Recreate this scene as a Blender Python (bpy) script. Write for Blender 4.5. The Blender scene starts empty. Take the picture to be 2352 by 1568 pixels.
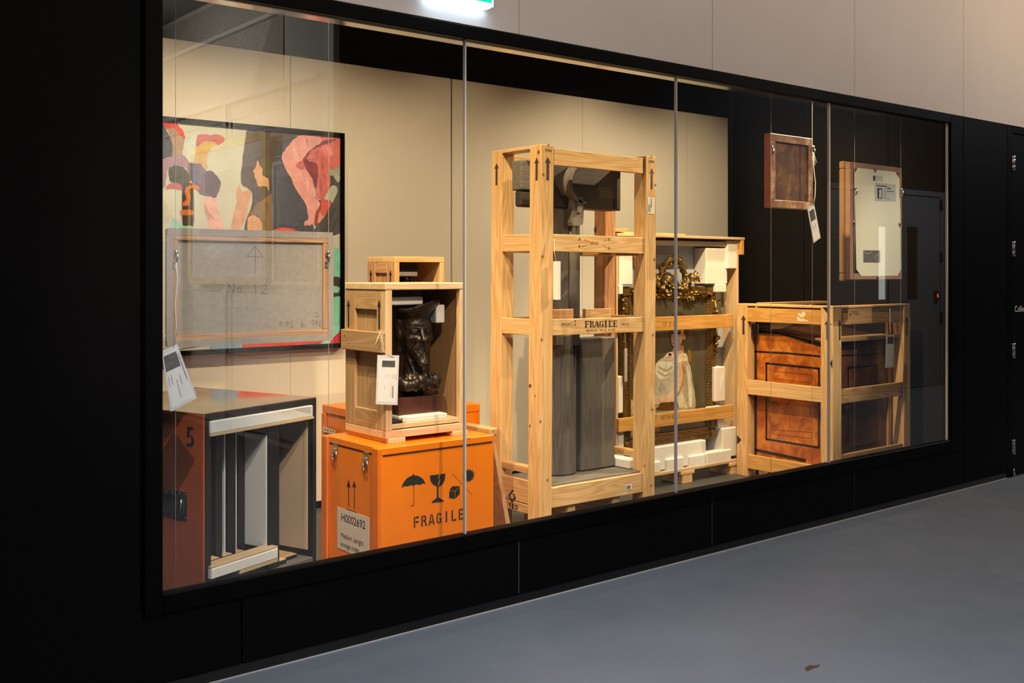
import bpy, bmesh, math, random
import numpy as np
from mathutils import Vector, Matrix, Euler

random.seed(7)
SC = bpy.context.scene
COL = SC.collection

# ------------------------------------------------------------------ camera, world, lights, exposure
CAM = Vector((0.0, -3.78, 1.55))
F_PX = 2400.0
TH = math.atan(2974.0 / 2400.0)                       # angle between the view axis and the glazed wall
FWD = Vector((math.cos(TH), math.sin(TH), 0.0))
RGT = Vector((math.sin(TH), -math.cos(TH), 0.0))
cd = bpy.data.cameras.new('camera')
cd.sensor_width = 36.0
cd.lens = 36.0 * F_PX / 2352.0
cd.shift_y = -159.0 / 2352.0
cd.clip_start = 0.05
cam = bpy.data.objects.new('camera', cd)
cam.location = CAM
cam.rotation_euler = (math.radians(90), 0, -math.atan2(FWD.x, FWD.y))
COL.objects.link(cam)
SC.camera = cam

w = bpy.data.worlds.new('world')
SC.world = w
w.use_nodes = True
w.node_tree.nodes['Background'].inputs[0].default_value = (0.35, 0.42, 0.55, 1)
w.node_tree.nodes['Background'].inputs[1].default_value = 0.02

SC.view_settings.view_transform = 'Standard'
SC.view_settings.look = 'None'
SC.view_settings.exposure = 0.0
SC.view_settings.gamma = 1.0
SC.view_settings.use_curve_mapping = False
SC.cycles.use_denoising = True
SC.cycles.max_bounces = 10
SC.cycles.transparent_max_bounces = 16
SC.cycles.caustics_reflective = False
SC.cycles.caustics_refractive = False
SC.cycles.sample_clamp_indirect = 4.0

WARM = (1.0, 0.77, 0.47)


def spot(loc, target, power, size, blend=0.6, radius=0.03, color=WARM):
    l = bpy.data.lights.new('track_spot', 'SPOT')
    l.energy = power
    l.color = color
    l.spot_size = math.radians(size)
    l.spot_blend = blend
    l.shadow_soft_size = radius
    o = bpy.data.objects.new('track_spot', l)
    o.location = loc
    o.rotation_euler = (Vector(target) - Vector(loc)).to_track_quat('-Z', 'Y').to_euler()
    COL.objects.link(o)
    return o


def area(loc, target, power, sx, sy, color, spread=180):
    l = bpy.data.lights.new('ceiling_panel', 'AREA')
    l.shape = 'RECTANGLE'
    l.size, l.size_y = sx, sy
    l.energy = power
    l.spread = math.radians(spread)
    l.color = color
    o = bpy.data.objects.new('ceiling_panel', l)
    o.location = loc
    o.rotation_euler = (Vector(target) - Vector(loc)).to_track_quat('-Z', 'Y').to_euler()
    COL.objects.link(o)
    return o


# track spots under the ceiling of the display case: five wash the back wall, the others light the exhibits
for sx, sw in ((1.95, 190), (3.10, 135), (4.30, 75), (5.60, 185), (6.75, 105)):
    spot((sx, 0.95, 3.45), (sx + 0.15, 2.30, 0.65), sw, 102, 1.0)
FRONT = (1.0, 0.74, 0.42)
spot((2.10, 0.14, 3.45), (3.20, 0.95, 0.95), 420, 56, 0.8, 0.02, FRONT)
spot((6.50, 0.14, 3.45), (4.35, 0.90, 1.25), 640, 46, 0.7, 0.02, FRONT)
spot((3.00, 0.14, 3.45), (4.20, 0.90, 1.30), 240, 54, 0.8, 0.02, FRONT)
spot((5.30, 0.20, 3.45), (5.75, 1.45, 1.00), 290, 52, 0.7, 0.02, FRONT)
spot((4.90, 0.20, 3.45), (6.60, 0.95, 0.85), 420, 44, 0.8, 0.02, FRONT)
spot((6.90, 1.00, 3.45), (7.62, 1.15, 1.45), 30, 60, 0.9)
# narrow spots on the corridor ceiling, shining through the glass onto the fronts
spot((1.35, -2.90, 4.05), (2.95, 0.60, 0.95), 680, 27, 0.9, 0.02, FRONT)
spot((0.55, -2.60, 4.05), (1.80, 0.15, 1.25), 260, 24, 0.9, 0.02, (1.0, 0.84, 0.66))  # added spot to brighten the hung canvas and its tag
spot((7.10, -2.90, 4.05), (4.45, 0.90, 1.00), 420, 25, 0.9, 0.02, FRONT)
spot((6.00, -2.90, 4.05), (5.70, 1.20, 0.85), 260, 24, 0.9, 0.02, FRONT)
spot((7.60, -2.60, 4.05), (6.45, 0.20, 1.50), 400, 20, 0.9, 0.02, (1.0, 0.87, 0.66))
# corridor: warm ceiling panels over the wall, then added lamps for the mirrored far side and the floor
area((4.2, -1.45, 4.15), (4.2, -0.45, 0), 56, 7.6, 0.5, (1.0, 0.83, 0.70))
area((8.6, -1.5, 4.15), (8.6, 0.3, 2.6), 36, 2.0, 0.5, (1.0, 0.76, 0.54))
area((12.4, -1.6, 4.15), (12.4, -3.2, 0.8), 160, 3.0, 0.6, (0.86, 0.93, 1.0))  # added lamp, brightens the far doors for their mirror image
area((0.2, -6.2, 3.3), (4.2, -5.8, 2.6), 280, 2.0, 1.6, (1.0, 0.95, 0.86), 60)  # added lamp aimed at the rack wall to brighten its reflection
area((1.8, -2.8, 4.15), (3.0, -1.0, 0.0), 50, 1.5, 1.2, (0.70, 0.84, 1.0), 80)  # added cool lamp, stands in for daylight on the floor

# ------------------------------------------------------------------ geometry of the view: pixel -> point on a real plane


def ray(x, y):
    return FWD + RGT * ((x - 1176.0) / F_PX) + Vector((0, 0, 1)) * ((625.0 - y) / F_PX)


def atY(x, y, Y):
    d = ray(x, y)
    return CAM + d * ((Y - CAM.y) / d.y)


def atX(x, y, X):
    d = ray(x, y)
    return CAM + d * ((X - CAM.x) / d.x)


def FP(x, y, Y):
    p = atY(x, y, Y)
    return (p.x, p.z)


def LP(x, y, X):
    p = atX(x, y, X)
    return (p.y, p.z)


def plane_hit(x, y, p0, n):
    d = ray(x, y)
    return CAM + d * ((p0 - CAM).dot(n) / d.dot(n))


# ------------------------------------------------------------------ materials
def lin1(c):
    c /= 255.0
    return c / 12.92 if c <= 0.04045 else ((c + 0.055) / 1.055) ** 2.4


def lin(r, g, b):
    return (lin1(r), lin1(g), lin1(b))


def alb(r, g, b, lit=(240, 214, 166), k=0.8):
    """own colour of a thing, from how it looks under the warm case lighting"""
    a, l = lin(r, g, b), lin(*lit)
    return tuple(max(0.004, min(0.92, k * x / y)) for x, y in zip(a, l))


MATS = {}


def mat(name, rgb, rough=0.5, metal=0.0, noise=0.0, nscale=8.0, bump=0.0, bscale=60.0, spec=0.5, emit=None, estr=0.0, stretch=None, coat=0.0):
    if name in MATS:
        return MATS[name]
    m = bpy.data.materials.new(name)
    m.use_nodes = True
    nt = m.node_tree
    b = nt.nodes['Principled BSDF']
    b.inputs['Base Color'].default_value = (*rgb, 1)
    b.inputs['Roughness'].default_value = rough
    b.inputs['Metallic'].default_value = metal
    b.inputs['Specular IOR Level'].default_value = spec
    b.inputs['Coat Weight'].default_value = coat
    b.inputs['Coat Roughness'].default_value = 0.08
    if emit:
        b.inputs['Emission Color'].default_value = (*emit, 1)
        b.inputs['Emission Strength'].default_value = estr
    if noise or bump:
        tc = nt.nodes.new('ShaderNodeTexCoord')
        mp = nt.nodes.new('ShaderNodeMapping')
        if stretch:
            mp.inputs['Scale'].default_value = stretch
        nt.links.new(tc.outputs['Object'], mp.inputs['Vector'])
    if noise:
        n = nt.nodes.new('ShaderNodeTexNoise')
        n.inputs['Scale'].default_value = nscale
        n.inputs['Detail'].default_value = 6
        n.inputs['Roughness'].default_value = 0.6
        nt.links.new(mp.outputs[0], n.inputs['Vector'])
        cr = nt.nodes.new('ShaderNodeValToRGB')
        cr.color_ramp.elements[0].position = 0.25
        cr.color_ramp.elements[1].position = 0.75
        cr.color_ramp.elements[0].color = (*[c * (1 - noise) for c in rgb], 1)
        cr.color_ramp.elements[1].color = (*[min(1, c * (1 + noise)) for c in rgb], 1)
        nt.links.new(n.outputs['Fac'], cr.inputs[0])
        nt.links.new(cr.outputs[0], b.inputs['Base Color'])
    if bump:
        n2 = nt.nodes.new('ShaderNodeTexNoise')
        n2.inputs['Scale'].default_value = bscale
        n2.inputs['Detail'].default_value = 4
        nt.links.new(mp.outputs[0], n2.inputs['Vector'])
        bp = nt.nodes.new('ShaderNodeBump')
        bp.inputs['Strength'].default_value = bump
        bp.inputs['Distance'].default_value = 0.004
        nt.links.new(n2.outputs['Fac'], bp.inputs['Height'])
        nt.links.new(bp.outputs[0], b.inputs['Normal'])
    MATS[name] = m
    return m


def wood(kind, light, dark, axis, freq=1.0, rough=0.45, contrast=1.0):
    """growth rings as contour lines of a noise stretched along the board, plus fine fibres"""
    name = '%s_grain_%s' % (kind, 'xyz'[axis])
    if name in MATS:
        return MATS[name]
    m = bpy.data.materials.new(name)
    m.use_nodes = True
    nt = m.node_tree
    N, L = nt.nodes, nt.links
    b = N['Principled BSDF']
    b.inputs['Roughness'].default_value = rough
    b.inputs['Specular IOR Level'].default_value = 0.35
    tc = N.new('ShaderNodeTexCoord')
    oi = N.new('ShaderNodeObjectInfo')
    off = N.new('ShaderNodeVectorMath'); off.operation = 'SCALE'
    off.inputs[0].default_value = (13.1, 7.7, 9.3)
    L.new(oi.outputs['Random'], off.inputs['Scale'])
    add = N.new('ShaderNodeVectorMath'); add.operation = 'ADD'
    L.new(tc.outputs['Object'], add.inputs[0])
    L.new(off.outputs[0], add.inputs[1])
    mp = N.new('ShaderNodeMapping')
    s = [13.0 * freq] * 3
    s[axis] = 0.9 * freq
    mp.inputs['Scale'].default_value = s
    L.new(add.outputs[0], mp.inputs['Vector'])
    n = N.new('ShaderNodeTexNoise')
    n.inputs['Scale'].default_value = 1.0
    n.inputs['Detail'].default_value = 1.5
    L.new(mp.outputs[0], n.inputs['Vector'])
    mul = N.new('ShaderNodeMath'); mul.operation = 'MULTIPLY'; mul.inputs[1].default_value = 70.0
    L.new(n.outputs['Fac'], mul.inputs[0])
    sn = N.new('ShaderNodeMath'); sn.operation = 'SINE'
    L.new(mul.outputs[0], sn.inputs[0])
    mp2 = N.new('ShaderNodeMapping')
    s2 = [160.0] * 3
    s2[axis] = 5.0
    mp2.inputs['Scale'].default_value = s2
    L.new(add.outputs[0], mp2.inputs['Vector'])
    n2 = N.new('ShaderNodeTexNoise')
    n2.inputs['Scale'].default_value = 1.0
    n2.inputs['Detail'].default_value = 3
    L.new(mp2.outputs[0], n2.inputs['Vector'])
    c = N.new('ShaderNodeMath'); c.operation = 'MULTIPLY_ADD'
    c.inputs[1].default_value = 0.20 * contrast
    c.inputs[2].default_value = 0.25
    L.new(sn.outputs[0], c.inputs[0])
    c2 = N.new('ShaderNodeMath'); c2.operation = 'MULTIPLY_ADD'
    c2.inputs[1].default_value = 0.42 * contrast
    L.new(n2.outputs['Fac'], c2.inputs[0])
    L.new(c.outputs[0], c2.inputs[2])
    c3 = N.new('ShaderNodeMath'); c3.operation = 'MULTIPLY_ADD'       # each board a little lighter or darker
    c3.inputs[1].default_value = 0.22
    L.new(oi.outputs['Random'], c3.inputs[0])
    L.new(c2.outputs[0], c3.inputs[2])
    mix = N.new('ShaderNodeMix'); mix.data_type = 'RGBA'
    mix.inputs['A'].default_value = (*light, 1)
    mix.inputs['B'].default_value = (*dark, 1)
    sub = N.new('ShaderNodeMath'); sub.operation = 'SUBTRACT'; sub.use_clamp = True
    sub.inputs[1].default_value = 0.20
    L.new(c3.outputs[0], sub.inputs[0])
    L.new(sub.outputs[0], mix.inputs['Factor'])
    L.new(mix.outputs['Result'], b.inputs['Base Color'])
    bp = N.new('ShaderNodeBump')
    bp.inputs['Strength'].default_value = 0.12
    bp.inputs['Distance'].default_value = 0.002
    L.new(c2.outputs[0], bp.inputs['Height'])
    L.new(bp.outputs[0], b.inputs['Normal'])
    MATS[name] = m
    return m


WOODS = {
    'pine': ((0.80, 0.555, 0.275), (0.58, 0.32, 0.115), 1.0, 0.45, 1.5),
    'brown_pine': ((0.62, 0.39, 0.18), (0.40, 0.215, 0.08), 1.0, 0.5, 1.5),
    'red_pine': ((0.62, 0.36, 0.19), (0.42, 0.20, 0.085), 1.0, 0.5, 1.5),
    'gold_pine': ((0.72, 0.41, 0.12), (0.50, 0.235, 0.05), 1.0, 0.4, 1.3),
    'ply': ((0.64, 0.46, 0.26), (0.46, 0.31, 0.16), 0.7, 0.5, 0.6),
    'dark_timber': ((0.215, 0.20, 0.175), (0.085, 0.078, 0.068), 1.0, 0.55, 0.9),
    'charred_timber': ((0.058, 0.047, 0.040), (0.026, 0.021, 0.018), 1.0, 0.5, 1.0),
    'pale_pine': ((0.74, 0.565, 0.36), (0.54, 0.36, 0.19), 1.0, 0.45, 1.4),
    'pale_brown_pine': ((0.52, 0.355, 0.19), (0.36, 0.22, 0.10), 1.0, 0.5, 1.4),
    'brown_board': ((0.34, 0.205, 0.095), (0.19, 0.105, 0.045), 0.6, 0.55, 0.6),
}


def W(kind, axis):
    l, d, f, r, c = WOODS[kind]
    return wood(kind, l, d, axis, f, r, c)


def burl(name, c1, c2, c3, rough=0.28):
    if name in MATS:
        return MATS[name]
    m = bpy.data.materials.new(name)
    m.use_nodes = True
    nt = m.node_tree
    N, L = nt.nodes, nt.links
    b = N['Principled BSDF']
    b.inputs['Roughness'].default_value = rough
    tc = N.new('ShaderNodeTexCoord')
    n = N.new('ShaderNodeTexNoise')
    n.inputs['Scale'].default_value = 9
    n.inputs['Detail'].default_value = 9
    n.inputs['Roughness'].default_value = 0.62
    n.inputs['Distortion'].default_value = 0.7
    L.new(tc.outputs['Object'], n.inputs['Vector'])
    cr = N.new('ShaderNodeValToRGB')
    cr.color_ramp.elements[0].position = 0.3
    cr.color_ramp.elements[0].color = (*c3, 1)
    cr.color_ramp.elements[1].position = 0.7
    cr.color_ramp.elements[1].color = (*c1, 1)
    e = cr.color_ramp.elements.new(0.5)
    e.color = (*c2, 1)
    L.new(n.outputs['Fac'], cr.inputs[0])
    L.new(cr.outputs[0], b.inputs['Base Color'])
    MATS[name] = m
    return m


M_BLACK_PANEL = mat('black_cladding', (0.0034, 0.0029, 0.0030), 0.5, noise=0.15, nscale=3, spec=0.05)
M_BLACK_FRAME = mat('black_frame', (0.0018, 0.0018, 0.0021), 0.45, spec=0.05)
M_GREY_PANEL = mat('grey_wall_panel', (0.62, 0.57, 0.53), 0.6, noise=0.03, nscale=2.0, bump=0.05, bscale=180)
M_WHITE = mat('white_paper', (0.80, 0.79, 0.77), 0.55)
M_FOAM = mat('white_foam', (0.80, 0.78, 0.72), 0.7, noise=0.03, nscale=30, bump=0.1, bscale=120)
M_BFOAM = mat('black_foam', (0.016, 0.016, 0.018), 0.95, bump=0.5, bscale=300)
M_INK = mat('black_ink', (0.012, 0.011, 0.010), 0.6)
M_BROWN_INK = mat('stencil_ink', alb(66, 48, 30), 0.6)
M_PEN = mat('pen_marks', (0.03, 0.022, 0.015), 0.6)
M_PENCIL = mat('pencil_marks', (0.16, 0.14, 0.12), 0.6)
M_STEEL = mat('bright_steel', (0.62, 0.60, 0.57), 0.25, 1.0)
M_ZINC = mat('zinc_plated_steel', (0.66, 0.60, 0.48), 0.35, 1.0)
M_WIRE = mat('steel_cable', (0.62, 0.58, 0.52), 0.4, 0.2)
M_STRING = mat('cotton_string', (0.75, 0.70, 0.60), 0.8)
M_ORANGE = mat('orange_paint', (0.82, 0.205, 0.004), 0.38, noise=0.06, nscale=6, bump=0.05, bscale=90)
M_ORANGE_D = mat('orange_edge_paint', (0.72, 0.165, 0.005), 0.4, noise=0.08, nscale=8)
M_RUST = mat('red_brown_paint', (0.50, 0.105, 0.024), 0.35, noise=0.05, nscale=5)
M_RUST_TOP = mat('glossy_brown_top', (0.30, 0.10, 0.045), 0.04, noise=0.04, nscale=5, coat=1.0)
M_BLACK_WOOD = mat('black_painted_wood', (0.010, 0.009, 0.009), 0.45, noise=0.2, nscale=10)
M_KNOT = mat('wood_knot', alb(120, 62, 26), 0.5)
M_CASE_FLOOR = mat('dark_case_floor', (0.06, 0.058, 0.055), 0.5, noise=0.15, nscale=4)
M_LAMIN = mat('clear_laminate', (0.70, 0.70, 0.74), 0.15, spec=0.6)
M_PRINT = mat('grey_print', (0.10, 0.10, 0.11), 0.6)
M_SILI = mat('glass_joint_silicone', (0.52, 0.49, 0.46), 0.25, spec=0.7)
M_CHANNEL = mat('polished_channel', (0.55, 0.52, 0.50), 0.12, 1.0)


def floor_material():
    m = bpy.data.materials.new('polished_concrete')
    m.use_nodes = True
    nt = m.node_tree
    N, L = nt.nodes, nt.links
    b = N['Principled BSDF']
    tc = N.new('ShaderNodeTexCoord')
    n = N.new('ShaderNodeTexNoise'); n.inputs['Scale'].default_value = 0.8; n.inputs['Detail'].default_value = 8
    n.inputs['Roughness'].default_value = 0.6
    L.new(tc.outputs['Object'], n.inputs['Vector'])
    cr = N.new('ShaderNodeValToRGB')
    cr.color_ramp.elements[0].position = 0.3
    cr.color_ramp.elements[0].color = (0.160, 0.175, 0.195, 1)
    cr.color_ramp.elements[1].position = 0.7
    cr.color_ramp.elements[1].color = (0.205, 0.222, 0.245, 1)
    L.new(n.outputs['Fac'], cr.inputs[0])
    # scuffs: thin contour lines of a stretched noise
    mp = N.new('ShaderNodeMapping'); mp.inputs['Scale'].default_value = (2.2, 5.0, 1); mp.inputs['Rotation'].default_value = (0, 0, 0.6)
    L.new(tc.outputs['Object'], mp.inputs['Vector'])
    n2 = N.new('ShaderNodeTexNoise'); n2.inputs['Scale'].default_value = 1.0; n2.inputs['Detail'].default_value = 2
    L.new(mp.outputs[0], n2.inputs['Vector'])
    n3 = N.new('ShaderNodeTexNoise'); n3.inputs['Scale'].default_value = 9.0; n3.inputs['Detail'].default_value = 3
    L.new(tc.outputs['Object'], n3.inputs['Vector'])
    a = N.new('ShaderNodeMath'); a.operation = 'SUBTRACT'; a.inputs[1].default_value = 0.52
    L.new(n2.outputs['Fac'], a.inputs[0])
    ab = N.new('ShaderNodeMath'); ab.operation = 'ABSOLUTE'; L.new(a.outputs[0], ab.inputs[0])
    lt = N.new('ShaderNodeMath'); lt.operation = 'LESS_THAN'; lt.inputs[1].default_value = 0.0016
    L.new(ab.outputs[0], lt.inputs[0])
    gt = N.new('ShaderNodeMath'); gt.operation = 'GREATER_THAN'; gt.inputs[1].default_value = 0.60
    L.new(n3.outputs['Fac'], gt.inputs[0])
    an = N.new('ShaderNodeMath'); an.operation = 'MULTIPLY'; L.new(lt.outputs[0], an.inputs[0]); L.new(gt.outputs[0], an.inputs[1])
    an2 = N.new('ShaderNodeMath'); an2.operation = 'MULTIPLY'; an2.inputs[1].default_value = 0.25; L.new(an.outputs[0], an2.inputs[0])
    mix = N.new('ShaderNodeMix'); mix.data_type = 'RGBA'
    mix.inputs['B'].default_value = (0.4, 0.42, 0.45, 1)
    L.new(an2.outputs[0], mix.inputs['Factor']); L.new(cr.outputs[0], mix.inputs['A'])
    L.new(mix.outputs['Result'], b.inputs['Base Color'])
    rr = N.new('ShaderNodeMath'); rr.operation = 'MULTIPLY_ADD'; rr.inputs[1].default_value = 0.22; rr.inputs[2].default_value = 0.30
    L.new(n3.outputs['Fac'], rr.inputs[0]); L.new(rr.outputs[0], b.inputs['Roughness'])
    return m


def perforated(name, ax, base, pitch=0.0155, hole=0.001):
    """acoustic board: a grid of small dark holes in the plane of the two axes ax"""
    m = bpy.data.materials.new(name)
    m.use_nodes = True
    nt = m.node_tree
    N, L = nt.nodes, nt.links
    b = N['Principled BSDF']
    b.inputs['Roughness'].default_value = 0.6
    b.inputs['Specular IOR Level'].default_value = 0.2
    tc = N.new('ShaderNodeTexCoord')
    sp = N.new('ShaderNodeSeparateXYZ')
    L.new(tc.outputs['Object'], sp.inputs[0])
    sq = []
    for a in ax:
        d = N.new('ShaderNodeMath'); d.operation = 'DIVIDE'; d.inputs[1].default_value = pitch
        L.new(sp.outputs[a], d.inputs[0])
        f = N.new('ShaderNodeMath'); f.operation = 'FRACT'; L.new(d.outputs[0], f.inputs[0])
        s = N.new('ShaderNodeMath'); s.operation = 'SUBTRACT'; s.inputs[1].default_value = 0.5; L.new(f.outputs[0], s.inputs[0])
        p = N.new('ShaderNodeMath'); p.operation = 'MULTIPLY'; L.new(s.outputs[0], p.inputs[0]); L.new(s.outputs[0], p.inputs[1])
        sq.append(p)
    ad = N.new('ShaderNodeMath'); ad.operation = 'ADD'; L.new(sq[0].outputs[0], ad.inputs[0]); L.new(sq[1].outputs[0], ad.inputs[1])
    lt = N.new('ShaderNodeMath'); lt.operation = 'LESS_THAN'; lt.inputs[1].default_value = 0.085; L.new(ad.outputs[0], lt.inputs[0])
    mix = N.new('ShaderNodeMix'); mix.data_type = 'RGBA'
    mix.inputs['A'].default_value = (*base, 1)
    mix.inputs['B'].default_value = (hole, hole, hole, 1)
    L.new(lt.outputs[0], mix.inputs['Factor'])
    L.new(mix.outputs['Result'], b.inputs['Base Color'])
    return m


def glass_material():
    m = bpy.data.materials.new('laminated_glass')
    m.use_nodes = True
    nt = m.node_tree
    N, L = nt.nodes, nt.links
    N.remove(N['Principled BSDF'])
    out = N['Material Output']
    tr = N.new('ShaderNodeBsdfTransparent'); tr.inputs[0].default_value = (0.97, 0.975, 0.97, 1)
    gl = N.new('ShaderNodeBsdfGlossy'); gl.inputs['Roughness'].default_value = 0.0
    fr = N.new('ShaderNodeFresnel'); fr.inputs[0].default_value = 1.75          # both surfaces of the sheet together
    mx = N.new('ShaderNodeMixShader')
    ge = N.new('ShaderNodeNewGeometry')                                          # reflect on the outer face only
    fc = N.new('ShaderNodeMath'); fc.operation = 'SUBTRACT'; fc.inputs[0].default_value = 1.0; fc.use_clamp = True
    L.new(ge.outputs['Backfacing'], fc.inputs[1])
    fm = N.new('ShaderNodeMath'); fm.operation = 'MULTIPLY'
    L.new(fr.outputs[0], fm.inputs[0]); L.new(fc.outputs[0], fm.inputs[1])
    L.new(fm.outputs[0], mx.inputs[0]); L.new(tr.outputs[0], mx.inputs[1]); L.new(gl.outputs[0], mx.inputs[2])
    L.new(mx.outputs[0], out.inputs[0])
    return m


def clear_material():
    m = bpy.data.materials.new('clear_glass_body')
    m.use_nodes = True
    nt = m.node_tree
    N, L = nt.nodes, nt.links
    N.remove(N['Principled BSDF'])
    tr = N.new('ShaderNodeBsdfTransparent')
    L.new(tr.outputs[0], N['Material Output'].inputs[0])
    return m


# ------------------------------------------------------------------ object helpers
WL = {}                                    # world position of each object's origin (before its thing is turned)


def link(o, parent=None, wloc=Vector((0, 0, 0))):
    wloc = Vector(wloc)
    WL[o.name] = wloc
    COL.objects.link(o)
    if parent is not None:
        o.parent = parent
        o.location = wloc - WL[parent.name]
    else:
        o.location = wloc
    return o


def tag(o, label=None, cat=None, group=None, kind=None):
    if label: o['label'] = label
    if cat: o['category'] = cat
    if group: o['group'] = group
    if kind: o['kind'] = kind
    return o


def thing(name, loc, label=None, cat=None, group=None, kind=None):
    o = bpy.data.objects.new(name, None)
    o.empty_display_size = 0.1
    link(o, None, loc)
    return tag(o, label, cat, group, kind)


def mesh_obj(name, verts, faces, m, parent=None, wloc=(0, 0, 0), smooth=False, midx=None):
    me = bpy.data.meshes.new(name)
    me.from_pydata([tuple(v) for v in verts], [], faces)
    for mm in (m if isinstance(m, (list, tuple)) else [m]):
        me.materials.append(mm)
    if midx is not None:
        me.polygons.foreach_set('material_index', midx)
    if smooth:
        me.polygons.foreach_set('use_smooth', [True] * len(me.polygons))
    me.update()
    o = bpy.data.objects.new(name, me)
    return link(o, parent, wloc)


def bm_obj(name, bm, m, parent=None, wloc=(0, 0, 0), smooth=False):
    me = bpy.data.meshes.new(name)
    bm.normal_update()
    bm.to_mesh(me)
    bm.free()
    for mm in (m if isinstance(m, (list, tuple)) else [m]):
        me.materials.append(mm)
    if smooth:
        me.polygons.foreach_set('use_smooth', [True] * len(me.polygons))
    o = bpy.data.objects.new(name, me)
    return link(o, parent, wloc)


def box(name, b, m, parent=None, bevel=0.0025, label=None):
    """b = x0,x1,y0,y1,z0,z1 in world metres; m may be the name of a wood"""
    x0, x1, y0, y1, z0, z1 = b
    if x1 < x0: x0, x1 = x1, x0
    if y1 < y0: y0, y1 = y1, y0
    if z1 < z0: z0, z1 = z1, z0
    d = Vector((x1 - x0, y1 - y0, z1 - z0))
    if isinstance(m, str):
        m = W(m, max(range(3), key=lambda i: d[i]))
    bm = bmesh.new()
    bmesh.ops.create_cube(bm, size=1.0)
    bmesh.ops.scale(bm, vec=d, verts=bm.verts)
    bv = min(bevel, 0.25 * min(d))
    if bv > 0.0002:
        bmesh.ops.bevel(bm, geom=bm.edges[:], offset=bv, segments=1, affect='EDGES')
    o = bm_obj(name, bm, m, parent, ((x0 + x1) / 2, (y0 + y1) / 2, (z0 + z1) / 2))
    if label: o['label'] = label
    return o


def prism(name, pts, axis, a0, a1, m, parent=None, bevel=0.0, smooth=False, label=None):
    """polygon pts extruded along axis from a0 to a1. axis 0: pts=(y,z); 1: pts=(x,z); 2: pts=(x,y)"""
    def v3(p, a):
        return {0: (a, p[0], p[1]), 1: (p[0], a, p[1]), 2: (p[0], p[1], a)}[axis]
    P = [Vector(v3(p, a0)) for p in pts] + [Vector(v3(p, a1)) for p in pts]
    c = sum(P, Vector()) / len(P)
    n = len(pts)
    bm = bmesh.new()
    vs = [bm.verts.new(p - c) for p in P]
    bm.faces.new(vs[:n])
    bm.faces.new(vs[n:][::-1])
    for i in range(n):
        j = (i + 1) % n
        bm.faces.new((vs[j], vs[i], vs[n + i], vs[n + j]))
    bmesh.ops.recalc_face_normals(bm, faces=bm.faces[:])
    if bevel:
        bmesh.ops.bevel(bm, geom=bm.edges[:], offset=bevel, segments=1, affect='EDGES')
    if isinstance(m, str):
        m = W(m, 2)
    o = bm_obj(name, bm, m, parent, c, smooth)
    if label: o['label'] = label
    return o


def tube(name, pts, r, m, parent=None, n=8, label=None, taper=None):
    pts = [Vector(p) for p in pts]
    c = sum(pts, Vector()) / len(pts)
    verts, faces = [], []
    for i, p in enumerate(pts):
        t = (pts[min(i + 1, len(pts) - 1)] - pts[max(i - 1, 0)]).normalized()
        a = t.orthogonal().normalized() if i == 0 else (pa - t * pa.dot(t)).normalized()
        pa = a
        bb = t.cross(a)
        rr = r if taper is None else r * taper[i]
        for k in range(n):
            an = 2 * math.pi * k / n
            verts.append(p - c + (a * math.cos(an) + bb * math.sin(an)) * rr)
    for i in range(len(pts) - 1):
        for k in range(n):
            k2 = (k + 1) % n
            faces.append((i * n + k, i * n + k2, (i + 1) * n + k2, (i + 1) * n + k))
    faces.append(tuple(range(n))[::-1])
    faces.append(tuple(range((len(pts) - 1) * n, len(pts) * n)))
    o = mesh_obj(name, verts, faces, m, parent, c, True)
    if label: o['label'] = label
    return o


def lathe(name, prof, m, parent, wloc, n=24, axis=2, smooth=True, label=None):
    """prof = (radius, height) pairs turned about axis"""
    verts, faces = [], []
    for r, h in prof:
        for k in range(n):
            a = 2 * math.pi * k / n
            p = (r * math.cos(a), r * math.sin(a), h)
            if axis == 1: p = (p[0], p[2], p[1])
            if axis == 0: p = (p[2], p[0], p[1])
            verts.append(p)
    for i in range(len(prof) - 1):
        for k in range(n):
            k2 = (k + 1) % n
            faces.append((i * n + k, i * n + k2, (i + 1) * n + k2, (i + 1) * n + k))
    faces.append(tuple(range(n))[::-1])
    faces.append(tuple(range((len(prof) - 1) * n, len(prof) * n)))
    o = mesh_obj(name, verts, faces, m, parent, wloc, smooth)
    if label: o['label'] = label
    return o


def decal(name, polys, axis, a, m, parent, off=0.0009, label=None, step=0.0):
    """flat print: 2-D polygons lying on the plane axis=a and facing the viewer's side (-x, -y or +z)
    polys: list of point lists, or of (points, material index) when m is a list"""
    verts, faces, mi = [], [], []
    for k, pl in enumerate(polys):
        idx = 0
        if isinstance(pl, tuple) and len(pl) == 2 and isinstance(pl[1], int):
            pl, idx = pl
        s = -1 if axis < 2 else 1
        h = a + s * (off + step * k)
        b = len(verts)
        for p in pl:
            verts.append({0: (h, p[0], p[1]), 1: (p[0], h, p[1]), 2: (p[0], p[1], h)}[axis])
        faces.append(tuple(range(b, len(verts))))
        mi.append(idx)
    c = sum((Vector(v) for v in verts), Vector()) / len(verts)
    want = Vector({0: (-1, 0, 0), 1: (0, -1, 0), 2: (0, 0, 1)}[axis])
    ff = []
    for f in faces:
        nrm = Vector()
        for i in range(len(f)):
            p, q = Vector(verts[f[i]]), Vector(verts[f[(i + 1) % len(f)]])
            nrm += p.cross(q)
        ff.append(f if nrm.dot(want) > 0 else f[::-1])
    o = mesh_obj(name, [Vector(v) - c for v in verts], ff, m, parent, c, False, mi)
    if label: o['label'] = label
    return o


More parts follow.
